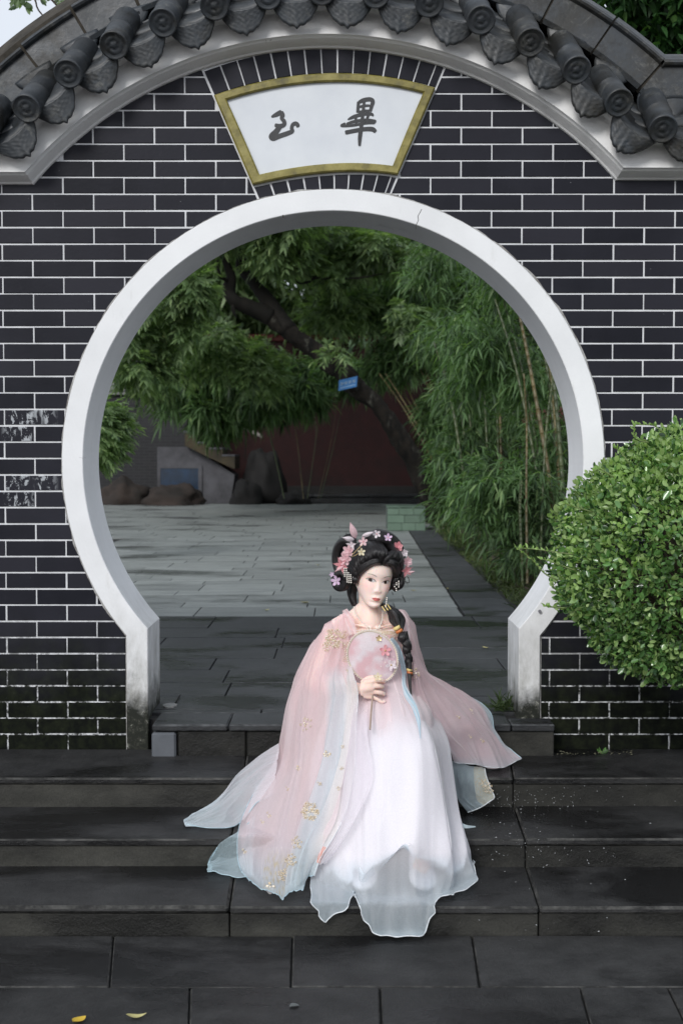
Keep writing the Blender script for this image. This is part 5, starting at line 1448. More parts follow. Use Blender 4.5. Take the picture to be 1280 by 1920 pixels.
# brushed-back locks, each from the hairline over the crown to the knot behind
def hairline(a):
    """a = -1 (viewer's left temple) .. 1 (right temple)"""
    s = abs(a); xx = .0665*math.sin(a*1.50); zz = -.022+.099*math.cos(a*1.50)**.75 if s < .999 else -.022
    if s < .3: zz += -.003*math.cos(a*10)
    yy = -.084+.050*(abs(xx)/.0665)**2.6+.020*max(0, (.0-zz)/.03)
    return xx, yy, zz
rh = random.Random(4)
NL = 46
for i in range(NL):
    a = -1+2*i/(NL-1); x0, y0, z0 = hairline(a); j = lambda q: rh.uniform(-q, q)
    part = .12
    sd_ = -1 if a < part else 1
    ang_ = math.atan2(z0-.0, x0*1.0)                    # position round the head seen from the front
    # the front rolls lift, then run back round the head
    cx_, cz_ = math.cos(ang_), math.sin(ang_)
    lift = .014+.020*max(0, cz_)**2+j(.002)
    swirl = (-.012 if a < part else .018)*max(0, cz_)
    p1 = (x0*1.03+cx_*lift*.8+swirl, y0-.006+j(.002), z0+cz_*lift+.004)
    p2 = (cx_*.088+swirl*1.6, -.035, .022+cz_*.100+.012*max(0, cz_))
    p3 = (cx_*.096+swirl, .025, .030+cz_*.106)
    p4 = (cx_*.070, .090, .045+cz_*.070); p5 = (cx_*.02, .125, .06+cz_*.02)
    pts = [hw((x0*.99, y0+.010, z0-.002)), hw(p1), hw(p2), hw(p3), hw(p4), hw(p5)]
    lock(pts, [.0045*HS, .0095, .0130, .0140, .0125, .008], 16, 26, 1.0, (0, -1, 0), i)
# roll over the brow at right of the parting
lock([hw(q) for q in ((.005, -.080, .070), (.022, -.092, .086), (.046, -.090, .078), (.068, -.062, .050), (.080, -.030, .020), (.083, .0, -.015), (.076, .02, -.04))], [.006, .012, .015, .015, .015, .015, .010], 18, 30, 1, (0, -1, 0), 3)
lock([hw(q) for q in ((.0, -.080, .070), (.012, -.090, .096), (.040, -.075, .112), (.070, -.040, .090), (.088, .0, .05), (.085, .02, .0))], [.006, .014, .017, .018, .018, .012], 18, 30, 1, (0, -1, 0), 5)
lock([hw(q) for q in ((-.004, -.080, .070), (-.030, -.088, .080), (-.058, -.070, .058), (-.078, -.040, .024), (-.084, -.005, .004), (-.078, .03, -.01))], [.006, .012, .015, .017, .017, .012], 18, 30, 1, (0, -1, 0), 8)
lock([hw(q) for q in ((.0, -.078, .072), (-.018, -.082, .100), (-.050, -.055, .108), (-.082, -.02, .075), (-.092, .02, .04))], [.006, .014, .018, .018, .012], 18, 30, 1, (0, -1, 0), 9)
flush_hair('hair')
# loops of the updo at the viewer's left, a knot above, a coil at right
def loop(cx, cy, rx, ry, y, r, seed, a0=0, a1=6.3, tilt=0.0):
    pts = []
    for i in range(18):
        a = a0+(a1-a0)*i/17; pts.append(V3(cx+rx*math.cos(a), cy-ry*math.sin(a), y+tilt*math.cos(a)))
    lock(pts, r, 18, 44, 1.25, (0, -1, 0), seed)
loop(648, 1046, 17, 30, -.47, .0165, 1, tilt=-.02); flush_hair('hair_loop')
loop(640, 1088, 9, 13, -.48, .0165, 2, tilt=-.01); flush_hair('hair_loop')
loop(655, 1016, 7, 8, -.46, .014, 3); flush_hair('hair_loop')
lock([V3(690, 1018, -.47), V3(705, 1008, -.50), V3(725, 1014, -.48), V3(742, 1030, -.45), V3(750, 1055, -.44)], [.02, .030, .034, .028, .02], 20, 26, 1, (0, -1, 0), 4); flush_hair('hair_roll')
lock([V3(738, 1060, -.48), V3(748, 1080, -.49), V3(748, 1096, -.50), V3(738, 1106, -.49)], [.016, .020, .018, .009], 18, 20, 1, (0, -1, 0), 6); flush_hair('hair_roll')
# hair falling behind the neck and two fine wisps
lock([V3(668, 1085, -.45), V3(660, 1108, -.44), V3(663, 1128, -.45), V3(670, 1142, -.46)], [.02, .018, .012, .004], 16, 20, 1, (0, -1, 0), 7)
lock([V3(652, 1106, -.46), V3(654, 1122, -.46), V3(660, 1136, -.47), V3(667, 1141, -.48)], [.0025, .0022, .0018, .001], 6, 16, 1, (0, -1, 0), 2)
lock([V3(744, 1078, -.53), V3(758, 1090, -.53), V3(767, 1092, -.53), V3(764, 1082, -.53), V3(756, 1084, -.53)], [.0016, .0014, .0012, .001, .0008], 6, 20, 1, (0, -1, 0), 3)
lock([hw((.055, -.072, .050)), hw((.066, -.065, .030)), hw((.080, -.055, .012)), hw((.090, -.05, .0))], [.002, .0018, .0014, .001], 6, 14, 1, (0, -1, 0), 3)
flush_hair('loose_hair')
# braid over her left shoulder
for i in range(5):
    o_ = (i-2)*.005
    lock([hw((.030+o_, .015, -.095)), V3(722+i*2, 1138, -.555), V3(732+i*3.5, 1150, -.575+abs(i-2)*.008), V3(736+i*4.5, 1164, -.58+abs(i-2)*.01), V3(748+i*1.2, 1180, -.59)], [.003, .0075, .011, .012, .006], 12, 24, 1, (0, -1, 0), i)
for (a, b, c_, d, r) in ((756, 1188, 752, 1203, .017), (756, 1200, 768, 1214, .016), (766, 1210, 757, 1226, .0145), (760, 1222, 770, 1236, .013), (768, 1232, 762, 1250, .0115), (764, 1248, 770, 1262, .010)):
    lock([V3(a-4, b-5, -.59), V3((a+c_)/2, (b+d)/2, -.605), V3(c_+3, d+5, -.60)], [.002, r*.8, r, r*.8, .002], 16, 18, 1, (0, -1, 0), a)
lock([V3(758, 1184, -.595), V3(763, 1215, -.60), V3(767, 1250, -.61), V3(768, 1280, -.63), V3(771, 1310, -.66)], [.010, .011, .009, .0065, .002], 12, 26, 1, (0, -1, 0), 9)
flush_hair('braid')
M_ORANGE, M_YEL = simple('orange_ribbon', (.70, .22, .07), None, 10, .5), simple('cream_yellow_ribbon', (.78, .62, .25), None, 10, .5)
def band(a, b, y, r, hgt, mat, tilt=(.3, 0, 1)):
    c = V3(a, b, y); d = Vector(tilt).normalized()*hgt; v, f = tube([c+d, c-d], [r, r*1.02], 18); return obj('hair_tie', v, f, mat, person, True)
band(744, 1177, -.588, .0135, .006, M_YEL, (-.6, 0, 1)); band(748, 1183, -.590, .0135, .005, M_ORANGE, (-.6, 0, 1)); band(767, 1256, -.612, .0105, .004, M_YEL); band(768, 1261, -.614, .0105, .004, M_ORANGE)
for q in range(3):
    v, f = tube([V3(716+q*5, 1137-q*2, -.56), V3(722+q*5, 1146-q*2, -.585)], .0022, 6); obj('hair_pin', v, f, M_YEL, person)

# ---- flowers and pearls in the hair
def petal_flower(c, r, n, mat, face=(0, -1, 0), cup=.35, layers=1, name='hair_flower', spin=0.0, parent=None, center=None, pw=.62, pointy=0.0):
    q = Vector(face).to_track_quat('Z', 'Y'); V, Fc = [], []
    for L in range(layers):
        rr_ = r*(1-.28*L); nn = n if L == 0 else max(4, n-1)
        for i in range(nn):
            a = spin+2*math.pi*(i+.5*L)/nn; b0 = len(V); w_ = rr_*pw
            for (t, ww, h) in ((.08, .18, 0), (.35, .72, .02), (.65, 1.0-.25*pointy, .10), (.88, .72-.5*pointy, .24), (1.0+.18*pointy, .30-.28*pointy, .32)):
                for s in (-1, 0, 1):
                    rad = rr_*t; hh = rr_*(h*(cup*2.2+L*.9)+(.06 if s else 0)*t)+L*.002
                    V.append(tuple(Vector(c)+q @ Vector((rad*math.cos(a)-s*ww*w_*.5*math.sin(a), rad*math.sin(a)+s*ww*w_*.5*math.cos(a), hh))))
            for k in range(4):
                for s in range(2): o_ = b0+k*3+s; Fc.append((o_, o_+1, o_+4, o_+3))
    o = obj(name, V, Fc, mat, parent or person, True)
    if center:
        v, f = ellipsoid(Vector(c)+q @ Vector((0, 0, r*.10)), (r*.16,)*3, 8, 6); obj('flower_centre', v, f, center, o if False else (parent or person), True)
    return o
def petalmat(name, c, c2, tr=.3):
    m = NT(name); p = m.pos(); col = m.ramp(m.noise(p, 90, 2), [(.35, c2), (.65, c)])
    b1 = m.n('ShaderNodeBsdfPrincipled', {'Base Color': col, 'Roughness': .45}); b2 = m.n('ShaderNodeBsdfTranslucent', {'Color': col})
    mx = m.n('ShaderNodeMixShader', {0: tr, 1: b1.outputs[0], 2: b2.outputs[0]}); m.t.links.new(mx.outputs[0], m.out.inputs[0]); return m.m
M_PINK, M_LILAC, M_CREAM, M_WHT = petalmat('pink_petal', (.82, .42, .44), (.74, .30, .34)), petalmat('lilac_petal', (.72, .56, .72), (.66, .46, .66)), petalmat('cream_petal', (.84, .78, .58), (.80, .70, .46)), petalmat('white_petal', (.82, .76, .78), (.78, .68, .72))
M_PALEP = petalmat('pale_pink_petal', (.80, .58, .60), (.76, .50, .54))
M_PEARL = simple('pearl', (.84, .80, .74), (.80, .74, .66), 20, .18, 0, 40, .6)
M_GOLD = simple('pale_gold_wire', (.66, .50, .26), (.50, .36, .16), 30, .35, 0, 40, .5, 0, (1, 1, 1), .6)
def fl(a, b, y, rpx, n, mat, **k): return petal_flower(V3(a, b, y), rpx*.00196, n, mat, face=k.pop('face', (random.uniform(-.35, .25), -1, random.uniform(-.1, .4))), spin=random.uniform(0, 1), **k)
fl(706, 1001, -.56, 8, 5, M_WHT, center=M_PINK); fl(727, 1008, -.55, 8, 5, M_LILAC, center=M_PINK); fl(681, 1016, -.575, 9, 5, M_PALEP, center=M_PINK)
fl(677, 1035, -.60, 7.5, 5, M_CREAM, center=M_GOLD); fl(630, 1089, -.53, 10, 5, M_LILAC, center=M_WHT, face=(-.3, -1, .1)); fl(622, 1077, -.52, 5, 5, M_LILAC)
fl(745, 1025, -.53, 10, 6, M_PINK, layers=3, face=(.4, -1, .2)); fl(757, 1037, -.52, 8, 5, M_WHT, layers=2, face=(.6, -1, .1)); fl(763, 1053, -.52, 10, 6, M_PALEP, layers=3, face=(.6, -1, .1)); fl(761, 1070, -.52, 12, 5, M_PINK, layers=2, face=(.6, -1, -.2), pointy=1.0)
fl(653, 1034, -.57, 12, 6, M_PALEP, layers=3, face=(-.5, -1, .2)); fl(648, 1048, -.575, 13, 6, M_PALEP, layers=3, face=(-.5, -1, .1)); fl(640, 1060, -.57, 14, 6, M_PINK, layers=2, face=(-.5, -1, -.1), pointy=1.0); fl(658, 1022, -.56, 9, 5, M_WHT, layers=2, pointy=.8)
def leafpetal(p0, p1, y, w, mat):
    A, B_2 = V3(*p0, y), V3(*p1, y-.012); d = B_2-A; s = Vector((-d.z, 0, d.x)).normalized()*w; V, Fc = [], []
    for i in range(9):
        t = i/8; ww = math.sin(math.pi*min(1, t*1.02)**.75)**.9
        for k in (-1, -.5, 0, .5, 1): V.append(tuple(A+d*t+s*ww*k+Vector((0, -.010*math.sin(t*3)+.008*abs(k), 0))))
    for i in range(8):
        for k in range(4): o_ = i*5+k; Fc.append((o_, o_+1, o_+6, o_+5))
    return obj('silk_petal', V, Fc, mat, person, True)
leafpetal((667, 1010), (656, 979), -.56, .0125, M_PALEP); leafpetal((664, 1012), (641, 1008), -.565, .009, M_WHT); leafpetal((678, 1006), (702, 997), -.56, .008, M_WHT); leafpetal((648, 1060), (627, 1072), -.57, .006, M_PALEP); leafpetal((764, 1074), (778, 1071), -.53, .005, M_PALEP)
# wavy gold wires
for q in ([(660, 1040), (666, 1034), (670, 1030), (676, 1024), (680, 1019)], [(658, 1044), (664, 1042), (668, 1040), (674, 1036)]):
    A = catmull([V3(a, b, -.60) for a, b in q], 40); A[:, 2] += .0016*np.sin(np.arange(40)*1.3); v, f = tube(A, .0007, 5); obj('gold_wire', v, f, M_GOLD, person)
def pearls(paths, r, name, parent=None):
    V, Fc = [], []
    for q in paths:
        for p_ in q: v, f = ellipsoid(p_, (r,)*3, 8, 6); k = len(V); V += v; Fc += [tuple(i+k for i in a) for a in f]
    return obj(name, V, Fc, M_PEARL, parent or person, True, 'stuff')
ps = []
for (a, b, n) in ((645, 1066, 5), (649, 1066, 8), (653, 1074, 6), (657, 1078, 5)):
    ps.append([V3(a+.25*i, b+3.6*i, -.59) for i in range(n)])
ps += [[V3(741+random.uniform(-3, 4), 1093+3.5*i, -.55) for i in range(5)], [V3(747, 1090+3.5*i, -.54) for i in range(4)]]
ps += [[V3(662+1.3*i, 1083+2*i, -.56) for i in range(3)], [V3(725-.4*i, 1121+3.4*i, -.575) for i in range(6)]]
pearls(ps, .0027, 'pearl_tassels')
# necklace
nk = catmull([V3(663, 1138, -.50), V3(666, 1150, -.522), V3(676, 1163, -.535), V3(690, 1176, -.548), V3(698, 1182, -.555), V3(708, 1178, -.552), V3(715, 1166, -.54), V3(717, 1150, -.525), V3(714, 1138, -.51)], 64)
pearls([[Vector(q) for q in nk]], .0021, 'necklace'); pearls([[V3(690+random.uniform(-3, 3), 1176+i*2, -.556) for i in range(4)], [V3(712+random.uniform(-2, 2), 1174+i*2.4, -.55) for i in range(4)]], .0026, 'necklace_drops')

# ---- garments
GARM = []
def step_z(y):
    if y > YL: return 0.0
    if y > Y1: return ZT1
    if y > Y2: return ZT2
    if y > Y3: return ZT3
    return ZG
def organza(name, a0, rough=.5, sheen=.4, trans=.3):
    m = NT(name); at = m.n('ShaderNodeAttribute', attribute_name='tint'); p = m.pos()
    fib = m.noise(p, 260, 2)
    lw = m.n('ShaderNodeLayerWeight', {'Blend': .32}).outputs['Facing']
    al = m.math('ADD', m.math('MULTIPLY', at.outputs['Alpha'], a0), m.math('MULTIPLY', lw, .55), True)
    al = m.math('MULTIPLY', al, m.mapr(fib, .3, .7, .93, 1.05), True)
    nm = m.bump(m.noise(p, 55, 5, .65), .22, .004)
    b1 = m.n('ShaderNodeBsdfPrincipled', {'Base Color': at.outputs['Color'], 'Roughness': rough, 'Sheen Weight': sheen, 'Sheen Roughness': .4, 'Specular IOR Level': .3, 'Normal': nm})
    b2 = m.n('ShaderNodeBsdfTranslucent', {'Color': at.outputs['Color'], 'Normal': nm})
    mx = m.n('ShaderNodeMixShader', {0: trans, 1: b1.outputs[0], 2: b2.outputs[0]})
    tr = m.n('ShaderNodeBsdfTransparent'); m2 = m.n('ShaderNodeMixShader', {0: al, 1: tr.outputs[0], 2: mx.outputs[0]})
    m.t.links.new(m2.outputs[0], m.out.inputs[0]); return m.m
M_ORG = organza('sheer_organza', 1.0)
M_SILK = organza('white_silk_lining', 3.0, .42, .3, .25)
def garment(name, secs, colfn, mat=None, nu=150, nv=190, fold=None, seed=0, shift=(0, 0, 0), hem=None, clear=.006, hemr=.0014, parent=None, ruff=.0, wig=.0):
    """loft through sections (rows of (column, row, depth)), then pleats; colfn(u, v) -> rgb, alpha"""
    rows_ = np.array([catmull([P(a, b, y) for a, b, y in s], nu) for s in secs])        # (ns, nu, 3)
    G_ = np.array([catmull(rows_[:, i], nv) for i in range(nu)]).transpose(1, 0, 2)      # (nv, nu, 3)
    du = np.gradient(G_, axis=1); dv = np.gradient(G_, axis=0); N_ = np.cross(du, dv); N_ /= np.linalg.norm(N_, axis=2)[..., None]+1e-9
    N_[N_[..., 1] > 0] *= -1
    u = np.linspace(0, 1, nu); v = np.linspace(0, 1, nv); UU, VV = np.meshgrid(u, v)
    H = np.zeros_like(UU)
    if fold:
        for (fu, fv, amp_t, amp_b, sharp, slant) in fold:
            for j in range(nv):
                a = amp_t+(amp_b-amp_t)*v[j]
                for i in range(nu):
                    q = mnoise.noise(Vector((u[i]*fu+slant*v[j]+seed*7.3, v[j]*fv+seed*3.1, seed*1.7+fu)))
                    if sharp: q = 1-2.2*abs(q)
                    H[j, i] += a*q
    G_ = G_+N_*H[..., None]+np.array(shift)
    if ruff or wig:                                          # the free edge ruffles and wanders
        for j in range(nv):
            k_ = max(0, (v[j]-.80)/.20)**1.6
            if k_ <= 0: continue
            for i in range(nu):
                a_ = mnoise.noise(Vector((u[i]*17+seed, v[j]*1.5, seed*2.2)))+.5*mnoise.noise(Vector((u[i]*34, v[j]*2, seed*5.2)))
                G_[j, i] += N_[j, i]*ruff*k_*a_*1.6; H[j, i] += max(0, ruff*k_*a_)
                b_ = mnoise.noise(Vector((u[i]*9+seed*3, 2.2, seed)))+.5*mnoise.noise(Vector((u[i]*23+seed*3, 5.2, seed)))
                l_ = np.linalg.norm(dv[j, i])+1e-9; G_[j, i] += dv[j, i]/l_*wig*k_*b_
    # rest on the stone
    Q = G_.reshape(-1, 3); cam_ = np.array([0, CAMY, CAMZ]); cl_ = clear+np.clip(H.ravel(), 0, .02)*.35
    for _ in range(400):
        ys_ = Q[:, 1]+cl_; fz = np.where(ys_ > YL, 0, np.where(ys_ > Y1, ZT1, np.where(ys_ > Y2, ZT2, np.where(ys_ > Y3, ZT3, ZG))))+cl_
        m_ = Q[:, 2] < fz
        if not m_.any(): break
        Q[m_] = cam_+(Q[m_]-cam_)*.9992
    G_ = Q.reshape(G_.shape)
    C = np.array([[colfn(u[i], v[j]) for i in range(nu)] for j in range(nv)], dtype=np.float32).reshape(-1, 4)
    o = npobj(name, G_.reshape(-1, 3), grid_faces(nu, nv), mat or M_ORG, parent or person, True)
    set_tint(o.data, C); GARM.append((G_.reshape(-1, 3), grid_faces(nu, nv)))
    if hem:
        for (side, colr) in hem:
            line = {'b': G_[-1], 't': G_[0], 'l': G_[int(nv*.62):, 0], 'r': G_[int(nv*.0 if name != 'sleeve' else nv*.33):, -1]}[side][::2]
            vv, ff = tube(line+np.array([0, -.0006, 0]), hemr, 6); obj('rolled_hem', vv, ff, colr, person, True)
    return G_
def lerp3(a, b, t): t = max(0, min(1, t)); return tuple(a[i]*(1-t)+b[i]*t for i in range(len(a)))
WHITE, PINK, ROSE, BLUE, CREAM, LIL = (.92, .89, .92), (.90, .755, .765), (.875, .62, .64), (.66, .79, .84), (.90, .88, .86), (.86, .79, .86)
M_HEMW, M_HEMB = simple('white_rolled_hem', (.80, .84, .87), None, 40, .5), simple('blue_rolled_hem', (.50, .68, .76), None, 40, .5)
def nz3(u, v, s, k=3): return mnoise.noise(Vector((u*k, v*k, s)))
# skirt: opaque under layer
def c_in(u, v):
    t = (v-.10)/.42+.30*nz3(u*3, v*.6, 2); c = lerp3(PINK, (.94, .92, .95), t)
    f_ = 1-sstep(.90, .995, v+.05*nz3(u*4, v*4, 1))
    return lerp3((.66, .74, .80), c, f_)+(float(.04+.96*f_),)
S_ = [[(650, 1192, -.50), (668, 1191, -.560), (700, 1190, -.582), (735, 1191, -.565), (757, 1194, -.49)],
      [(645, 1240, -.47), (668, 1240, -.585), (700, 1240, -.605), (742, 1240, -.585), (775, 1240, -.46)],
      [(630, 1300, -.42), (662, 1300, -.60), (705, 1300, -.66), (765, 1298, -.61), (797, 1296, -.42)],
      [(614, 1350, -.40), (650, 1352, -.67), (715, 1352, -.78), (790, 1348, -.75), (817, 1340, -.47)],
      [(602, 1398, -.45), (645, 1402, -.76), (720, 1400, -.88), (806, 1392, -.87), (840, 1392, -.54)],
      [(594, 1450, -.55), (640, 1458, -.84), (720, 1458, -.96), (812, 1452, -.95), (849, 1450, -.64)],
      [(590, 1520, -.70), (640, 1525, -.93), (720, 1528, -1.03), (818, 1522, -1.02), (862, 1520, -.76)],
      [(586, 1590, -.86), (635, 1592, -1.02), (720, 1590, -1.10), (822, 1588, -1.09), (880, 1585, -.90)]]
FOLD_SK = [(6.5, .9, .005, .030, True, .7), (3, 1.3, .002, .030, False, -.6), (14, 2.0, .0018, .006, True, -.8), (7, 6, .001, .003, False, 1.0)]
in_bot = [[(592, 1645, -.97), (612, 1672, -1.04), (640, 1668, -1.09), (668, 1650, -1.13), (690, 1655, -1.16), (735, 1612, -1.15), (775, 1606, -1.14), (820, 1630, -1.11), (850, 1640, -1.05), (880, 1612, -.95)]]
garment('underskirt', S_+in_bot, c_in, M_SILK, 170, 200, FOLD_SK, 1, clear=.003)
def c_out(u, v):
    t = (v-.05)/.40+.35*nz3(u*3, v*.6, 5); c = lerp3(PINK, (.92, .90, .94), t); c = lerp3(c, (.66, .76, .82), (v-.80)/.2)
    fz = .5*max(0, (v-.84)/.16)*max(0, mnoise.noise(Vector((u*22, v*22, 3)))+.2)
    c = lerp3(c, (.84, .86, .88), fz)
    return c+((.42 if v < .75 else .42+.06*(v-.75)/.25)+.35*fz,)
out_bot = [[(583, 1655, -1.0), (594, 1695, -1.09), (607, 1729, -1.185), (640, 1712, -1.18), (668, 1680, -1.16), (680, 1722, -1.205), (702, 1752, -1.222), (740, 1757, -1.225), (790, 1753, -1.222), (806, 1722, -1.205), (820, 1682, -1.17), (852, 1674, -1.10), (880, 1650, -1.02), (889, 1615, -.96)]]
S_o = [[(a+(-1 if k == 0 else 1 if k == 4 else 0), b, y-.012) for k, (a, b, y) in enumerate(s)] for s in S_]
garment('sheer_overskirt', S_o+[[(585, 1630, -.95), (630, 1650, -1.09), (720, 1650, -1.16), (825, 1640, -1.13), (886, 1610, -.94)]]+out_bot, c_out, M_ORG, 190, 210, FOLD_SK, 1, clear=.012, ruff=.016, wig=.018, hem=(('b', M_HEMW),), hemr=.0017)
# pink bodice folds gathered beneath the band, over the lap
def c_bod(u, v): return lerp3(ROSE, lerp3(PINK, WHITE, .35), v*1.3+.5*nz3(u*4, v, 9))+(.80-.65*max(0, v-.55)/.45,)
garment('pleated_overlayer', [[(a, b, y-.018) for (a, b, y) in s] for s in S_[:4]]+[[(606, 1420, -.50), (650, 1440, -.84), (715, 1430, -.93), (790, 1418, -.91), (836, 1400, -.56)]], c_bod, M_ORG, 150, 110,
        [(12, 1.0, .0025, .008, True, 1.2), (5, 2.0, .002, .010, False, -.8)], 4)
# her right sleeve (left in the picture): great hanging sleeve, front and back sheets
LS = [[(600, 1188, -.44), (612, 1172, -.49), (630, 1160, -.505), (648, 1150, -.495)],
      [(579, 1218, -.44), (600, 1206, -.52), (628, 1196, -.548), (655, 1190, -.56)],
      [(562, 1255, -.44), (585, 1248, -.54), (620, 1243, -.585), (657, 1238, -.60)],
      [(549, 1290, -.45), (575, 1286, -.57), (615, 1276, -.66), (664, 1266, -.735)],
      [(536, 1325, -.46), (570, 1322, -.60), (620, 1312, -.70), (669, 1302, -.750)],
      [(527, 1375, -.47), (565, 1372, -.64), (615, 1368, -.74), (663, 1355, -.80)],
      [(516, 1430, -.50), (560, 1430, -.69), (610, 1428, -.80), (658, 1412, -.88)],
      [(482, 1490, -.60), (540, 1490, -.76), (597, 1490, -.87), (650, 1472, -.95)],
      [(454, 1550, -.72), (520, 1552, -.85), (580, 1550, -.96), (637, 1532, -1.02)],
      [(449, 1605, -.86), (505, 1618, -.96), (562, 1612, -1.03), (612, 1585, -1.07)],
      [(461, 1645, -.95), (505, 1677, -1.06), (543, 1680, -1.08), (588, 1638, -1.06)]]
def c_ls(u, v):
    w_ = .02*nz3(u*2, v*5, 8); uu = u+w_
    c = lerp3(ROSE, PINK, .35+v*.9+.5*nz3(u*3, v*2, 3)); c = lerp3(c, LIL, (v-.45)*.9+.3*nz3(u*3, v*3, 7)); a = .54-.12*v
    if v > .22:
        k = min(1, (v-.22)*9)
        if uu > .62: c = lerp3(c, BLUE, .8*min(1, (uu-.62)*14)*k); a = a+.08*k
        if uu > .82: c = lerp3(c, CREAM, min(1, (uu-.82)*18)*k); a = a+.10*k
    c = lerp3(c, BLUE, (v-.84)*5.5)
    if v > .86 and .30 < u < .62:                          # band of gold lace near the hem
        sp = mnoise.noise(Vector((u*60, v*60, 5)))
        c = lerp3(c, (.62, .54, .36), 1.6*max(0, sp+.12)*min(1, (v-.86)*25)); a += .3*max(0, sp)
    return c+(a,)
FL = [(5.0, 1.1, .006, .026, True, 1.1), (2.6, 1.7, .005, .030, False, -1.2), (12, 2.4, .0028, .005, True, -1.2), (6, 5, .001, .004, False, 1.0)]
garment('sleeve', LS, c_ls, M_ORG, 170, 210, FL, 6, clear=.012, ruff=.012, wig=.016, hem=(('b', M_HEMB), ('r', M_HEMW), ('l', M_HEMB)), hemr=.0013)
LSb = [[(a+(5 if k == 0 else -3 if k == 3 else 0), b-(3 if i > 8 else 0), y+(.05 if k in (1, 2) else .02)) for k, (a, b, y) in enumerate(s)] for i, s in enumerate(LS)]
def c_lsb(u, v): c = c_ls(min(u, .6), v); return lerp3(c[:3], PINK, .4)+(.50,)
garment('sleeve_lining', LSb, c_lsb, M_ORG, 120, 150, FL, 11)
# spare layer: pink cloth over the lap behind the cuff
def c_lp(u, v): return lerp3(LIL, WHITE, v*.8+.3*nz3(u*4, v*3, 1))+((.50-.15*v)*min(1, v*6)*min(1, .25+u*5),)
garment('robe_front_panel', [[(640, 1300, -.62), (665, 1310, -.74), (690, 1320, -.78)], [(632, 1380, -.70), (660, 1385, -.84), (690, 1380, -.90)], [(630, 1460, -.82), (655, 1465, -.95), (700, 1460, -.99)],
        [(618, 1530, -.92), (645, 1545, -1.03), (672, 1530, -1.06)], [(590, 1580, -.97), (615, 1600, -1.06), (640, 1585, -1.08)], [(582, 1605, -1.0), (600, 1622, -1.06), (618, 1612, -1.08)]], c_lp, M_ORG, 80, 120, [(6, 1.2, .002, .010, True, .4)], 3)
# trains lying out on the steps at left
def c_tr(u, v): c = lerp3(lerp3(LIL, WHITE, .4), BLUE, v*1.2+.3*nz3(u*3, v*3, 5)); return lerp3(c, WHITE, .25)+(.50,)
FT = [(5, 2.5, .006, .008, True, .5), (14, 4, .002, .003, True, .8)]
garment('robe_train', [[(525, 1395, -.50), (520, 1440, -.60), (512, 1490, -.66)], [(485, 1420, -.46), (478, 1462, -.56), (480, 1510, -.66)], [(445, 1452, -.48), (440, 1488, -.56), (455, 1540, -.70)],
        [(412, 1494, -.56), (408, 1515, -.64), (432, 1552, -.715)], [(378, 1517, -.62), (375, 1532, -.67), (392, 1554, -.72)], [(345, 1541, -.68), (346, 1545, -.69), (349, 1548, -.70)]], c_tr, M_ORG, 70, 110, FT, 2, ruff=.008, hem=(('r', M_HEMB), ('l', M_HEMB)), hemr=.0014)
def c_trb(u, v): return lerp3(BLUE, (.50, .66, .72), v)+(.42,)
garment('robe_train', [[(480, 1530, -.72), (475, 1590, -.86), (475, 1645, -.96)], [(445, 1560, -.74), (436, 1602, -.86), (446, 1647, -.95)], [(418, 1578, -.78), (410, 1612, -.88), (420, 1642, -.94)], [(400, 1603, -.84), (396, 1622, -.89), (398, 1636, -.93)], [(392, 1630, -.90), (391, 1633, -.91), (392, 1636, -.92)]],
        c_trb, M_ORG, 60, 90, FT, 5, hem=(('r', M_HEMB), ('l', M_HEMB)), hemr=.0014)
# her left sleeve (right in the picture)
RS = [[(740, 1146, -.495), (758, 1144, -.475), (778, 1172, -.38)],
      [(760, 1200, -.555), (775, 1200, -.52), (787, 1222, -.37)],
      [(772, 1255, -.585), (787, 1252, -.54), (806, 1270, -.34)],
      [(775, 1302, -.60), (800, 1292, -.53), (840, 1290, -.40), (864, 1300, -.30)],
      [(792, 1345, -.64), (825, 1330, -.53), (870, 1322, -.38), (916, 1334, -.25)],
      [(818, 1385, -.64), (852, 1368, -.53), (892, 1358, -.38), (929, 1370, -.24)],
      [(840, 1408, -.60), (872, 1400, -.48), (912, 1390, -.36), (948, 1400, -.25)],
      [(850, 1428, -.55), (888, 1434, -.47), (932, 1442, -.38), (978, 1422, -.26)]]
def c_rs(u, v):
    c = lerp3(ROSE, PINK, .2+v*.7+.5*nz3(u*3, v*3, 3)); c = lerp3(c, (.66, .52, .62), .35*v)
    c = lerp3(c, BLUE, min(1, max(0, (u-.84)*10))*min(1, max(0, (v-.40)*5))*max(0, 1-max(0, v-.80)*6)); c = lerp3(c, (.72, .74, .80), (v-.93)*10)
    return c+(.52,)
garment('sleeve', RS, c_rs, M_ORG, 130, 170, [(5, 1.6, .003, .014, True, -1.4), (3, 1.6, .004, .020, False, 1.0), (11, 3.5, .001, .003, True, 1.2)], 9, hem=(('b', M_HEMW), ('r', M_HEMB)), hemr=.0013)
RSb = [[(a-(0 if k == 0 else 4), b, y+.04) for k, (a, b, y) in enumerate(s)] for s in RS]
garment('sleeve_lining', RSb, lambda u, v: lerp3(PINK, LIL, .4)+(.5,), M_ORG, 90, 110, [(5, 2, .003, .014, True, -.8)], 12)
def c_fl(u, v):
    c = lerp3((.50, .60, .66), BLUE, .5+.6*nz3(u*3, v*3, 5)); a = .42
    if u > .62:
        sp = mnoise.noise(Vector((u*40, v*40, 8))); c = lerp3(c, (.66, .60, .44), .35+1.3*max(0, sp+.1)); a = .65
    return c+(a,)
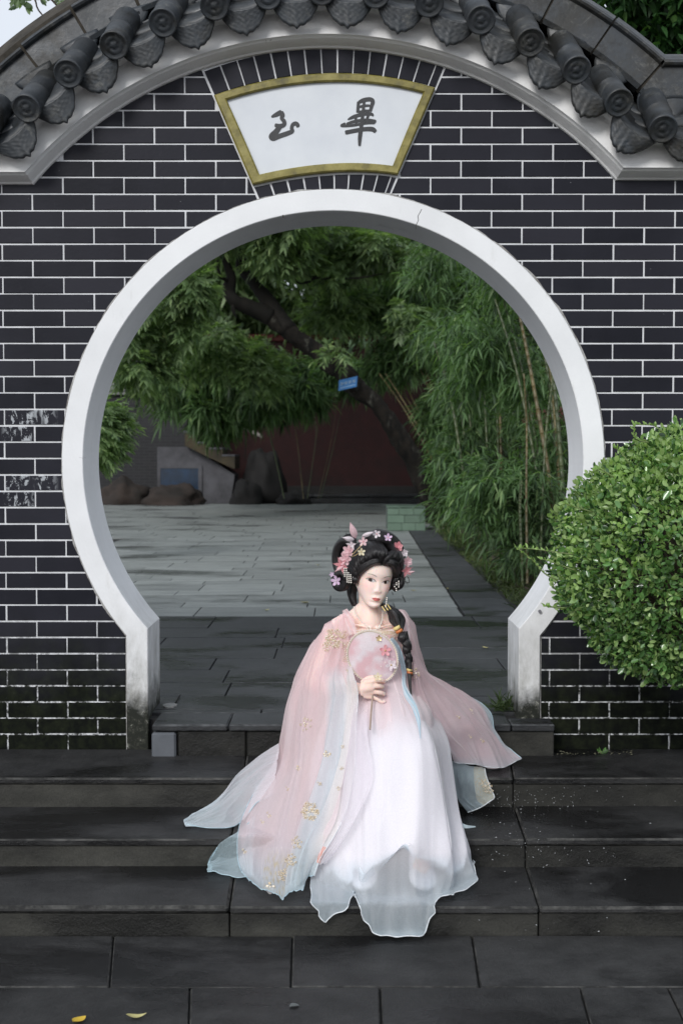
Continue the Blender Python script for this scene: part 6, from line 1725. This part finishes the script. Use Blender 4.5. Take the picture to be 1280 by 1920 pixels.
garment('robe_train', [[(842, 1425, -.53), (880, 1436, -.47), (908, 1440, -.43)], [(848, 1460, -.545), (880, 1466, -.535), (914, 1466, -.53)], [(856, 1496, -.555), (884, 1500, -.55), (925, 1490, -.545)], [(876, 1523, -.565), (900, 1514, -.56), (926, 1497, -.55)]],
        c_fl, M_ORG, 90, 70, [(5, 2, .003, .008, True, .5)], 3, hem=(('b', M_HEMW), ('r', M_HEMW)), hemr=.0018)
garment('robe_train', [[(850, 1535, -.84), (852, 1550, -.86)], [(872, 1546, -.90), (872, 1553, -.90)], [(891, 1549, -.90), (891, 1551, -.90)]], lambda u, v: BLUE+(.7,), M_ORG, 12, 24, None, 1)
A = catmull([P(650, 1190, -.52), P(668, 1187, -.575), P(700, 1185, -.600), P(734, 1187, -.582), P(757, 1191, -.515)], 90); V, Fc = [], []
for i in range(90):
    for k in range(5): V.append((A[i][0], A[i][1]-.003*(1-((k-2)/2)**2), A[i][2]+.007-.0052*k))
o = npobj('embroidered_band', np.array(V), grid_faces(5, 90), M_ORG, person, True)
bc = np.array([list(lerp3((.82, .70, .58), (.66, .50, .26), max(0, mnoise.noise(Vector((q[0]*160, q[2]*160, 0)))*1.8)))+[1.0] for q in V], dtype=np.float32); set_tint(o.data, bc)
pearls([[Vector(q)+Vector((0, -.003, .009)) for q in A[::2]]], .0017, 'band_beads')
from mathutils.bvhtree import BVHTree
BV_ = [BVHTree.FromPolygons([tuple(q) for q in g_], [tuple(int(k) for k in f_) for f_ in fc]) for g_, fc in GARM]
def on_cloth(a, b, y):
    d = ray(a, b).normalized(); best = None
    for t_ in BV_:
        h = t_.ray_cast(Vector((0, CAMY, CAMZ)), d)
        if h[0] is not None and (best is None or h[3] < best): best = h[3]
    return Vector((0, CAMY, CAMZ))+d*(best-.003) if best else P(a, b, y)
# lapels, bodice band, ribbons: laid on the cloth beneath them
def ribbon(name, pts, wpx, colr, alpha=.9, lift=.003, n=70, mat=M_ORG):
    A = catmull([(a, b, y) for a, b, y in pts], n); T = np.gradient(A[:, :2], axis=0); T /= np.linalg.norm(T, axis=1)[:, None]+1e-9
    wd = np.interp(np.linspace(0, 1, n), np.linspace(0, 1, len(wpx)), wpx)*.5; nu = 11; G_ = []; cols_ = []
    cl = np.array([(on_cloth(q[0], q[1], q[2])-Vector((0, CAMY, CAMZ))).length for q in A]); k = np.hanning(9); k /= k.sum()
    cl = np.convolve(np.pad(cl, 4, mode='edge'), k, 'valid')
    for i in range(n):
        for j in range(nu):
            s = -1+2*j/(nu-1); a_, b_ = A[i, 0]-T[i, 1]*wd[i]*s, A[i, 1]+T[i, 0]*wd[i]*s
            own = (on_cloth(a_, b_, A[i, 2])-Vector((0, CAMY, CAMZ))).length; own = own if abs(own-cl[i]) < .02 else cl[i]
            G_.append(Vector((0, CAMY, CAMZ))+ray(a_, b_).normalized()*(.5*own+.5*cl[i]-lift*(1.3-s*s)-.0015*math.sin(s*6+i*.35)))
            cols_.append(list(lerp3(colr, WHITE, .25+.3*math.sin(s*5+i*.13)))+[alpha])
    o = npobj(name, np.array([tuple(q) for q in G_]), grid_faces(nu, n), mat, person, True); set_tint(o.data, np.array(cols_, dtype=np.float32)); return o
ribbon('lapel', [(646, 1143, -.49), (654, 1160, -.525), (661, 1185, -.575), (660, 1208, -.600), (658, 1226, -.615)], [10, 15, 16, 13, 2], ROSE, .6)
ribbon('lapel', [(750, 1148, -.485), (759, 1165, -.525), (763, 1195, -.57), (766, 1222, -.592), (770, 1246, -.61)], [8, 13, 12, 8, 1], PINK, .55)
ribbon('blue_sash', [(731, 1198, -.603), (742, 1214, -.606), (751, 1236, -.612), (757, 1262, -.63), (757, 1285, -.67), (765, 1306, -.72), (776, 1325, -.76), (784, 1350, -.80), (788, 1385, -.85)], [13, 14, 12, 8, 9, 13, 12, 7, 1], (.50, .70, .80), .85)
ribbon('pink_ribbon', [(596, 1618, -1.065), (602, 1602, -1.06), (609, 1588, -1.055)], [6, 9, 7], (.80, .40, .32), .9)
# embroidery: little metal and pearl blossoms sewn on
def sewn(a, b, y, r, n=6, cluster=1, lab=None):
    rr_ = random.Random(int(a*7+b)); V, Fc = [], []; Vp, Fp = [], []
    cluster = int(cluster*2.4) if cluster > 3 else cluster; r = r*1.25
    for c in range(cluster):
        if cluster == 1: ox, oz, rs_ = 0, 0, r
        elif c == 0: ox, oz, rs_ = 0, 0, r*.55
        else:
            an_ = c*2.4+rr_.uniform(-.3, .3); q_ = r*(.62+.55*c/cluster); ox, oz, rs_ = q_*math.cos(an_), q_*math.sin(an_)*1.15, r*rr_.uniform(.20, .34)
        ctr = on_cloth(a+ox/.00196, b-oz/.00196, y)
        for i in range(n):
            an = 2*math.pi*i/n+rr_.random(); v, f = ellipsoid(ctr+Vector((math.cos(an)*rs_*.62, -.001, math.sin(an)*rs_*.62)), (rs_*.34, .0022, rs_*.26), 8, 5, Matrix.Rotation(-an, 3, 'Y')); k = len(V); V += v; Fc += [tuple(q+k for q in w2) for w2 in f]
        v, f = ellipsoid(ctr+Vector((0, -.003, 0)), (rs_*.22,)*3, 8, 6); k = len(V); V += v; Fc += [tuple(q+k for q in w2) for w2 in f]
    o = obj('sewn_blossom', V, Fc, M_SEWN, person, True); return o
M_SEWN = NT('pearly_gold_thread'); p = M_SEWN.pos(); M_SEWN.bsdf(M_SEWN.ramp(M_SEWN.noise(p, 260, 2), [(.42, (.50, .36, .17)), (.55, (.82, .76, .66))]), .35, None, .6); M_SEWN = M_SEWN.m
for q in ((626, 1197, -.572, .022, 6, 11), (612, 1212, -.565, .012, 5, 5), (573, 1358, -.70, .016, 5, 4), (613, 1414, -.835, .012, 6, 1), (581, 1521, -.965, .021, 6, 12), (505, 1530, -.88, .012, 5, 2), (493, 1542, -.87, .010, 5, 2),
          (460, 1598, -.93, .011, 7, 2), (507, 1662, -1.09, .013, 6, 1), (530, 1640, -1.06, .013, 5, 5), (905, 1390, -.44, .009, 6, 2), (882, 1382, -.47, .008, 5, 2), (884, 1332, -.44, .008, 5, 3), (777, 1262, -.60, .012, 5, 6), (648, 1210, -.625, .010, 5, 7), (649, 1235, -.635, .009, 5, 6), (652, 1258, -.67, .008, 5, 3),
          (738, 1196, -.615, .010, 5, 6), (720, 1194, -.618, .008, 5, 4), (905, 1468, -.56, .010, 5, 5), (765, 1225, -.615, .008, 5, 5), (644, 1190, -.6, .010, 5, 6), (651, 1222, -.6, .009, 5, 6), (762, 1205, -.6, .009, 5, 5), (770, 1244, -.6, .009, 5, 5), (600, 1470, -.9, .010, 6, 2), (556, 1580, -.95, .014, 6, 5), (545, 1612, -1.0, .014, 6, 6), (560, 1440, -.8, .009, 6, 1), (540, 1480, -.8, .009, 6, 2), (640, 1440, -.9, .006, 5, 1), (642, 1400, -.9, .006, 5, 1), (634, 1478, -.9, .006, 5, 1), (860, 1345, -.4, .008, 5, 2), (915, 1478, -.56, .012, 5, 6)):
    sewn(*q)

# ------------------------------------------------------------------ the round fan in her hand
fan_t = thing('round_fan', P(697, 1290, -.70), 'round pale pink silk fan with pearl rim and thin handle held in her hand', 'fan')
FC = P(698, 1232, -.672); FRX, FRZ = 47*.00189, 50*.00189; tl = math.radians(6)
def fp(a, r, y=0.0):
    x_, z_ = math.cos(a)*FRX*r, math.sin(a)*FRZ*r; return Vector((FC.x+x_*math.cos(tl)-z_*math.sin(tl)*-1*0-z_*math.sin(tl), FC.y+y+(-.10)*z_, FC.z+x_*math.sin(tl)*0+z_*math.cos(tl)))
def fp(a, r, y=0.0):
    x_, z_ = math.cos(a)*FRX*r, math.sin(a)*FRZ*r; return Vector((FC.x+x_*math.cos(tl)+z_*math.sin(tl)*-.3, FC.y+y-.10*z_, FC.z+z_*math.cos(tl)-x_*math.sin(tl)))
V, Fc, Cc = [fp(0, 0)], [], []
nr, ns = 18, 72
for i in range(1, nr+1):
    for j in range(ns): V.append(fp(2*math.pi*j/ns, i/nr*.97))
Fq = [(0, 1+(j+1) % ns, 1+j, 1+j) for j in range(ns)]+[(1+(i-1)*ns+j, 1+(i-1)*ns+(j+1) % ns, 1+i*ns+(j+1) % ns, 1+i*ns+j) for i in range(1, nr) for j in range(ns)]
o = obj('silk_disc', V, [tuple(dict.fromkeys(q)) for q in Fq], M_ORG, fan_t, True)
for q in V:
    n1 = mnoise.noise(Vector((q.x*22, q.z*22, 1.5)))+.4*mnoise.noise(Vector((q.x*50, q.z*50, 4))); c = lerp3((.86, .60, .64), (.93, .89, .93), .62+1.4*n1); c = lerp3(c, (.74, .55, .62), max(0, (q.x-FC.x)/FRX-.2)); Cc.append(list(c)+[.86])
set_tint(o.data, np.array(Cc, dtype=np.float32))
rimp = [fp(2*math.pi*j/64, 1.0) for j in range(65)]; v, f = tube(rimp, .0028, 8, False, 1, None, (0, -1, 0)); obj('rim', v, f, simple('cream_rim', (.80, .70, .56), None, 20, .4), fan_t, True)
rp = []
for j in range(78): a = 2*math.pi*j/78; rp.append([fp(a, 1.035, -.003)])
org_parent = fan_t
pearls(rp, .0023, 'rim_pearls', fan_t)
hb = P(693.5, 1367, -.885); v, f = tube([fp(-math.pi/2, 1.0, .004), P(699, 1292, -.700), P(697, 1318, -.752), P(695, 1342, -.815), hb], [.0032, .0034, .0032, .0034], 10, n=20); obj('handle', v, f, simple('pale_wood_handle', (.40, .30, .24), (.32, .24, .19), 20, .45), fan_t, True)
def ff(a, b, rpx, mat, n=5, lay=1, c=None): return petal_flower(P(a, b, -.685), rpx*.0019, n, mat, (.1, -1, .15), .3, lay, 'fan_flower', random.random(), fan_t, c)
ff(722, 1220, 11, M_PINK, 5, 1, M_GOLD); ff(733, 1247, 11, M_WHT, 5, 2, M_GOLD); ff(710, 1197, 6, M_GOLD, 5)
petal_flower(P(708, 1269, -.735), 8*.0019, 5, M_CREAM, (.1, -1, .2), .3, 1, 'fan_flower', .3, fan_t, M_GOLD)
pearls([[P(a, b, -.682) for a, b in ((716, 1236), (722, 1242), (714, 1250), (726, 1232), (721, 1266), (738, 1232))]], .0022, 'fan_beads', fan_t)
# ------------------------------------------------------------------ small things lying about
def curled_leaf(name, c, L, W, ang, mat, label, cat='leaf', curl=.5, group=None):
    V, Fc = [], []; ca, sa = math.cos(ang), math.sin(ang)
    for i in range(9):
        t = i/8; w_ = W*math.sin(math.pi*t**.8)**.8*.5+.0004
        for k in (-1, -.5, 0, .5, 1):
            x_, y_ = (t-.5)*L, k*w_; z_ = .002+curl*L*.5*((t-.5)**2)*1.6+abs(k)*w_*.5
            V.append((c.x+x_*ca-y_*sa, c.y+x_*sa+y_*ca, c.z+z_))
    for i in range(8):
        for k in range(4): o_ = i*5+k; Fc.append((o_, o_+1, o_+6, o_+5))
    o = obj(name, V, Fc, mat, None, True); return tag(o, label, cat, group)
M_YL = simple('yellow_fallen_leaf', (.62, .42, .04), (.40, .28, .03), 30, .5)
M_PLF = simple('pale_fallen_leaf', (.50, .47, .22), (.34, .30, .12), 30, .5)
curled_leaf('fallen_leaf', PZ(149, 1917, ZG), .045, .03, .9, M_YL, 'yellow fallen leaf cut by the bottom edge at left', curl=.9)
curled_leaf('fallen_leaf', PZ(256, 1910, ZG), .055, .022, .15, M_PLF, 'pale curled fallen leaf on the lowest paving', curl=1.1)
curled_leaf('fallen_leaf', PZ(552, 1888, ZG), .03, .02, .3, simple('grey_leaf', (.10, .11, .11), None, 20, .6), 'small grey leaf stuck flat on the paving near the bottom', curl=.0)
curled_leaf('fallen_leaf', PZ(910, 1216, .002), .045, .02, -.6, M_PLF, 'pale curled leaf on the dark slabs right of the braid', curl=.9)
curled_leaf('fallen_leaf', PZ(571, 1131, .002), .07, .03, 2.6, M_PLF, 'pale leaf lying where pale tiles meet the dark slabs', curl=.6)
for i, (a, b, lab) in enumerate([(775, 1108, 'tiny pale leaf fragment on the pale tiles close to her hair at right'), (838, 1105, 'tiny leaf fragment near the right corner of the pale tiles'), (596, 1060, 'tiny leaf fragment on the pale tiles left of her hair'), (500, 1145, 'tiny leaf fragment at the front edge of the pale tiles, left of the woman')]):
    curled_leaf('fallen_leaf', PZ(a, b, .003), .05, .02, i*1.3, M_PLF, lab, curl=.8)
# flat offcut of pale litter by the left pillar, and the cut joint beside it
p = PZ(319, 1324, .001); V, Fc = [], []
for i in range(26):
    a = 2*math.pi*i/26; r = 1+.16*mnoise.noise(Vector((math.cos(a)*2, math.sin(a)*2, 0))); V.append((p.x+.030*r*math.cos(a), p.y+.045*r*math.sin(a), p.z+.006))
V += [(x, y, .0005) for x, y, z in V]; Fc = [tuple(range(26))]+[(i, i+26, (i+1) % 26+26, (i+1) % 26) for i in range(26)]
tag(obj('paper_scrap', V, Fc, simple('grubby_paper', (.30, .30, .29), (.2, .2, .19), 20, .8)), 'small round scrap of pale paper beside the left pillar foot', 'paper')
v, f = tube([PZ(329, 1318, .006), PZ(338, 1303, .010)], .0028, 6); tag(obj('twig', v, f, M_BARK), 'short black twig pointing away from the paper scrap', 'twig')
# torn white petals and confetti strewn on the steps right of the dress
V, Fc = [], []; rc = random.Random(9)
def fleck(p, s, up=True):
    k = len(V); a = rc.uniform(0, 6.28); dx, dy = math.cos(a)*s, math.sin(a)*s; w_ = s*rc.uniform(.25, .5)
    if up: V.extend([(p.x-dx, p.y-dy, p.z+.002), (p.x-dy*.3*w_/s*2, p.y+dx*.3, p.z+.004), (p.x+dx, p.y+dy, p.z+.003), (p.x+dy*.3, p.y-dx*.3, p.z+.002)])
    else: V.extend([(p.x-dx, p.y-.003, p.z-dy), (p.x-dy*.35, p.y-.005, p.z+dx*.35), (p.x+dx, p.y-.003, p.z+dy), (p.x+dy*.35, p.y-.003, p.z-dx*.35)])
    Fc.append((k, k+1, k+2, k+3))
def scatter(n, cx, cy, sx, sy):
    for _ in range(n):
        a, b = rc.gauss(cx, sx), rc.gauss(cy, sy)
        if a < 890 and b > 1530 or a < 640 and b < 1760: continue
        for z_, y0, y1 in ((ZT1, Y1, YL), (ZT2, Y2, Y1), (ZT3, Y3, Y2), (ZG, -3, Y3)):
            q = PZ(a, b, z_)
            if y0 < q.y < y1: fleck(q, rc.uniform(.0015, .0045)); break
        else:
            for y_, zt_, zb_ in ((Y1, ZT1, ZT2), (Y2, ZT2, ZT3), (Y3, ZT3, ZG)):
                q = P(a, b, y_+.004)
                if zb_ < q.z < zt_: fleck(q, rc.uniform(.0015, .004), False); break
scatter(60, 960, 1500, 45, 18); scatter(45, 990, 1590, 60, 25); scatter(45, 1060, 1500, 70, 20); scatter(40, 950, 1560, 50, 35); scatter(40, 1050, 1620, 120, 60); scatter(30, 800, 1760, 250, 25); scatter(30, 150, 1600, 200, 90)
tag(obj('confetti', V, Fc, simple('white_confetti', (.42, .43, .44), (.25, .26, .27), 60, .7)), 'tiny white petal scraps strewn over the steps right of the dress', 'confetti', kind='stuff')
# sweepings and a weed at the foot of the wall, right
V, Fc = [], []
for i in range(60):
    p = PZ(rc.uniform(1042, 1195), 1411+rc.uniform(-2, 5), ZT1+.004); fleck(p, rc.uniform(.003, .009))
tag(obj('litter', V, Fc, simple('dry_litter', (.22, .21, .14), (.08, .08, .05), 40, .8)), 'dry leaf litter swept against the foot of the right wall', 'litter', kind='stuff')
C = np.array([tuple(PZ(1128, 1413, ZT1))]*9); D = rnd_dirs(9, .2, 1.0)
V_, T_ = oval_leaves(C, D, np.full(9, .030), np.full(9, .013), rbu); o = npobj('weed', V_, T_, GREEN_S, None, True); tag(o, 'tiny green weed sprouting at the foot of the right wall', 'weed')
C = np.array([tuple(PZ(984, 1413, ZT1))]*12)+RNG.normal(0, .004, (12, 3))*np.array([1, 1, 0]); D = rnd_dirs(12, .3, 1.0)
o = leaf_obj('weed', [leaves_mesh(C, D, rnd_dirs(12), np.full(12, .05), np.full(12, .004), .3)], GREEN_T, None, kind=None); tag(o, 'thin weed growing from the gate step just above the pink sleeve tip', 'weed')
